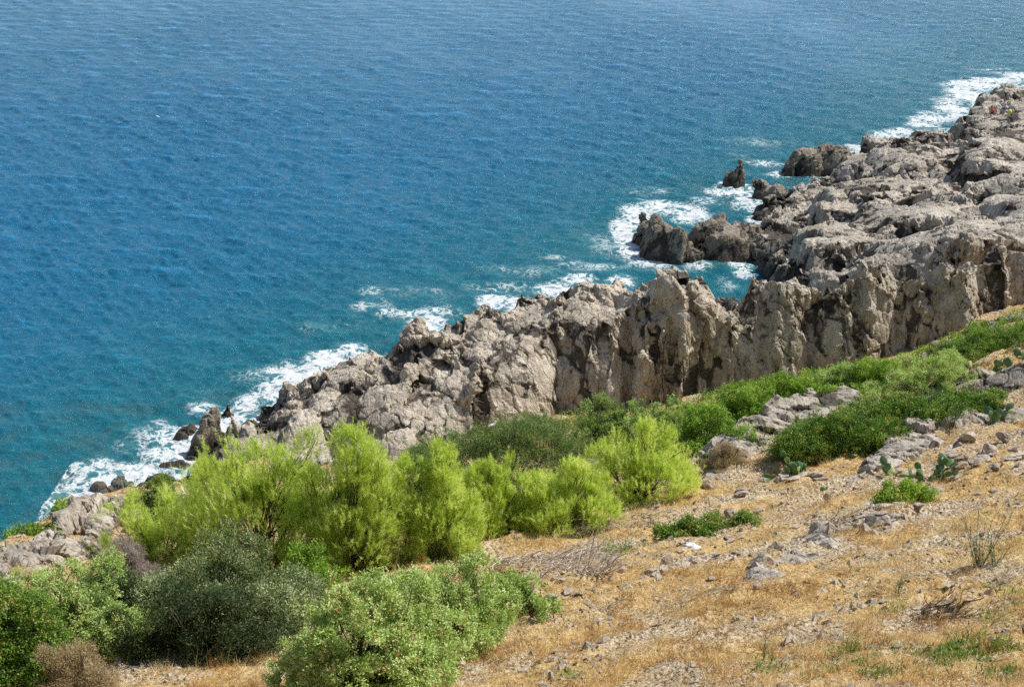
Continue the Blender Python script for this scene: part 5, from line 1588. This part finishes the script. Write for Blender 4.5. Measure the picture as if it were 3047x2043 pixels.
def perch(u):
    m_ = np.abs(MU - u) < 9
    c = MV[m_]; vv = MVV[m_]; k = np.argsort(vv)[int(len(vv) * .03)]
    return c[k] + [0, -.45, .0]


def on_mound(u, v, d_at):
    d = ray(u, v); t = d_at / (d[1])
    return np.array([d[0] * t, d[1] * t, d[2] * t + CAM_H])


gull(perch(1473), R(15), 'white gull with grey back perched upright at the top of the dark green mound', .95)
gull(perch(1338), R(30), 'white gull stretching its neck at the left side of the dark green mound', .95, 1.5, pitch=.5)
gull(at_z(470, 350, -.02), R(180), 'lone white gull floating far out on the open sea', 1.2, floating=True)


# ---- people on the far rocks
def person(p, rz, label, shirt, shorts, crouch=False):
    t = thing('person', p, label, 'person'); t.rotation_euler = (0, 0, rz)
    skin = simple_mat('skin', (.5, .3, .2), (.55, .34, .24), 5, .6, .05)
    hip = .9 if not crouch else .45
    me = bpy.data.meshes.new('body')
    k = 0 if not crouch else 1
    J = dict(pelvis=(0, 0, hip), chest=(0.02 + .12 * k, 0, hip + .32), neck=(.03 + .2 * k, 0, hip + .56), head=(.05 + .25 * k, 0, hip + .66), top=(.05 + .26 * k, 0, hip + .82))
    for s_, n_ in ((1, 'l'), (-1, 'r')):
        J['sh' + n_] = (.02 + .17 * k, .19 * s_, hip + .5); J['el' + n_] = (.03 + .28 * k, .27 * s_, hip + .22); J['wr' + n_] = (.12 + .36 * k, .25 * s_, hip + .0); J['fi' + n_] = (.15 + .38 * k, .25 * s_, hip - .13)
        J['hp' + n_] = (0, .1 * s_, hip - .06); J['kn' + n_] = (.06 + .42 * k, .12 * s_, .48 if not k else .5); J['an' + n_] = (0 + .2 * k, .13 * s_, .08); J['to' + n_] = (.2 + .2 * k, .14 * s_, .03)
    names = list(J); E = [('pelvis', 'chest'), ('chest', 'neck'), ('neck', 'head'), ('head', 'top')]
    for n_ in 'lr': E += [('chest', 'sh' + n_), ('sh' + n_, 'el' + n_), ('el' + n_, 'wr' + n_), ('wr' + n_, 'fi' + n_), ('pelvis', 'hp' + n_), ('hp' + n_, 'kn' + n_), ('kn' + n_, 'an' + n_), ('an' + n_, 'to' + n_)]
    me.from_pydata([J[n] for n in names], [(names.index(a), names.index(b)) for a, b in E], [])
    o = link('body', me, skin, t)
    md = o.modifiers.new('skin', 'SKIN')
    rad = dict(pelvis=.14, chest=.15, neck=.06, head=.1, top=.08, shl=.07, shr=.07, ell=.045, elr=.045, wrl=.032, wrr=.032, fil=.03, fir=.03, hpl=.1, hpr=.1, knl=.06, knr=.06, anl=.042, anr=.042, tol=.04, tor=.04)
    for i, n in enumerate(names):
        me.skin_vertices[0].data[i].radius = (rad[n] * .95, rad[n])
        me.skin_vertices[0].data[i].use_root = (n == 'pelvis')
    sb = o.modifiers.new('sub', 'SUBSURF'); sb.levels = 1; sb.render_levels = 2
    def garment(name, pts, rr, mat):
        V, Fc = tubes([(np.array(p_, float), np.array(q_)) for p_, q_ in zip(pts, rr)], 14)
        link(name, raw_mesh(name, V, Fc, smooth=True), mat, t)
    j = {a: np.array(b) for a, b in J.items()}
    garment('shirt', [[j['pelvis'] - [0, 0, .05], j['pelvis'] * .5 + j['chest'] * .5, j['chest'], j['chest'] * .4 + j['neck'] * .6, j['neck'] - [0, 0, .03]], [j['shl'] - [0, .05, 0], j['ell'] * .6 + j['shl'] * .4], [j['shr'] + [0, .05, 0], j['elr'] * .6 + j['shr'] * .4]],
            [[.17, .17, .185, .15, .07], [.09, .075], [.09, .075]], shirt)
    garment('shorts', [[j['pelvis'] + [0, 0, .05], j['pelvis'] - [0, 0, .1]], [j['hpl'], j['knl'] * .75 + j['hpl'] * .25], [j['hpr'], j['knr'] * .75 + j['hpr'] * .25]], [[.165, .17], [.12, .1], [.12, .1]], shorts)
    garment('hair', [[j['head'] + [-.01, 0, .02], j['top'] + [-.02, 0, -.03], j['top'] + [-.01, 0, .03]]], [[.105, .105, .03]], M['bark'])
    return t


def on_rock(u, v, V):
    """the nearest headland vertex seen at a photo point"""
    uu, vv, dd = project(V)
    m_ = (np.abs(uu - u) < 7) & (np.abs(vv - v) < 7)
    c = V[m_]; return c[np.argmin(c[:, 1])] if len(c) else at_z(u, v, 4.5)


HV = headland_V
p1_ = on_rock(2979, 333, HV)
person(p1_, R(200), 'person standing on the far rocks in a pale shirt and blue shorts', simple_mat('pale shirt', (.6, .62, .66), (.7, .7, .74), 6), simple_mat('blue shorts', (.05, .12, .4), (.07, .16, .5), 6))
p2_ = on_rock(2949, 340, HV)
person(p2_, R(170), 'person in red crouching on the far rocks left of the standing one', simple_mat('red shirt', (.5, .05, .03), (.6, .07, .05), 6), simple_mat('dark shorts', (.03, .03, .04), (.05, .05, .06), 6), True)
p3_ = on_rock(2998, 332, HV)
V, Fc = tubes([(np.array([(0, 0, 0), (0, 0, .12), (.03, 0, .38), (0, 0, .5), (0, 0, .52)]), np.array([.2, .26, .24, .14, .03]))], 12)
o = link('bag', raw_mesh('bag', V, Fc, smooth=True), simple_mat('yellow cloth', (.8, .72, .15), (.85, .8, .4), 3)); o.location = [float(q) for q in p3_]
tag(o, 'yellow and white bag on the far rocks beside the standing person', 'bag')


# ------------------------------------------------------------------ light
SUN_AZ, SUN_EL = R(74), R(54)      # azimuth clockwise from +Y
sd = bpy.data.lights.new('sun', 'SUN'); sd.energy = 5.0; sd.angle = R(.53); sd.color = (1, .96, .88)
so = bpy.data.objects.new('sun', sd); C.objects.link(so)
dirv = Vector((math.sin(SUN_AZ) * math.cos(SUN_EL), math.cos(SUN_AZ) * math.cos(SUN_EL), math.sin(SUN_EL)))
so.rotation_euler = dirv.to_track_quat('Z', 'Y').to_euler()
so.location = (0, 0, 80)
w = bpy.data.worlds.new('World'); bpy.context.scene.world = w; w.use_nodes = True
nt = w.node_tree
bg = nt.nodes['Background']
sky = nt.nodes.new('ShaderNodeTexSky'); sky.sky_type = 'NISHITA'; sky.sun_disc = False
sky.sun_elevation = SUN_EL; sky.sun_rotation = SUN_AZ
nt.links.new(sky.outputs[0], bg.inputs[0]); bg.inputs[1].default_value = .112
sc = bpy.context.scene
sc.view_settings.view_transform = 'Standard'; sc.view_settings.look = 'None'
sc.view_settings.exposure = 0; sc.view_settings.gamma = 1
sc.cycles.max_bounces = 8; sc.cycles.diffuse_bounces = 6; sc.cycles.glossy_bounces = 2
sc.cycles.transmission_bounces = 6; sc.cycles.transparent_max_bounces = 4
sc.cycles.sample_clamp_direct = 5
sc.cycles.use_denoising = False
sc.cycles.sample_clamp_indirect = 4
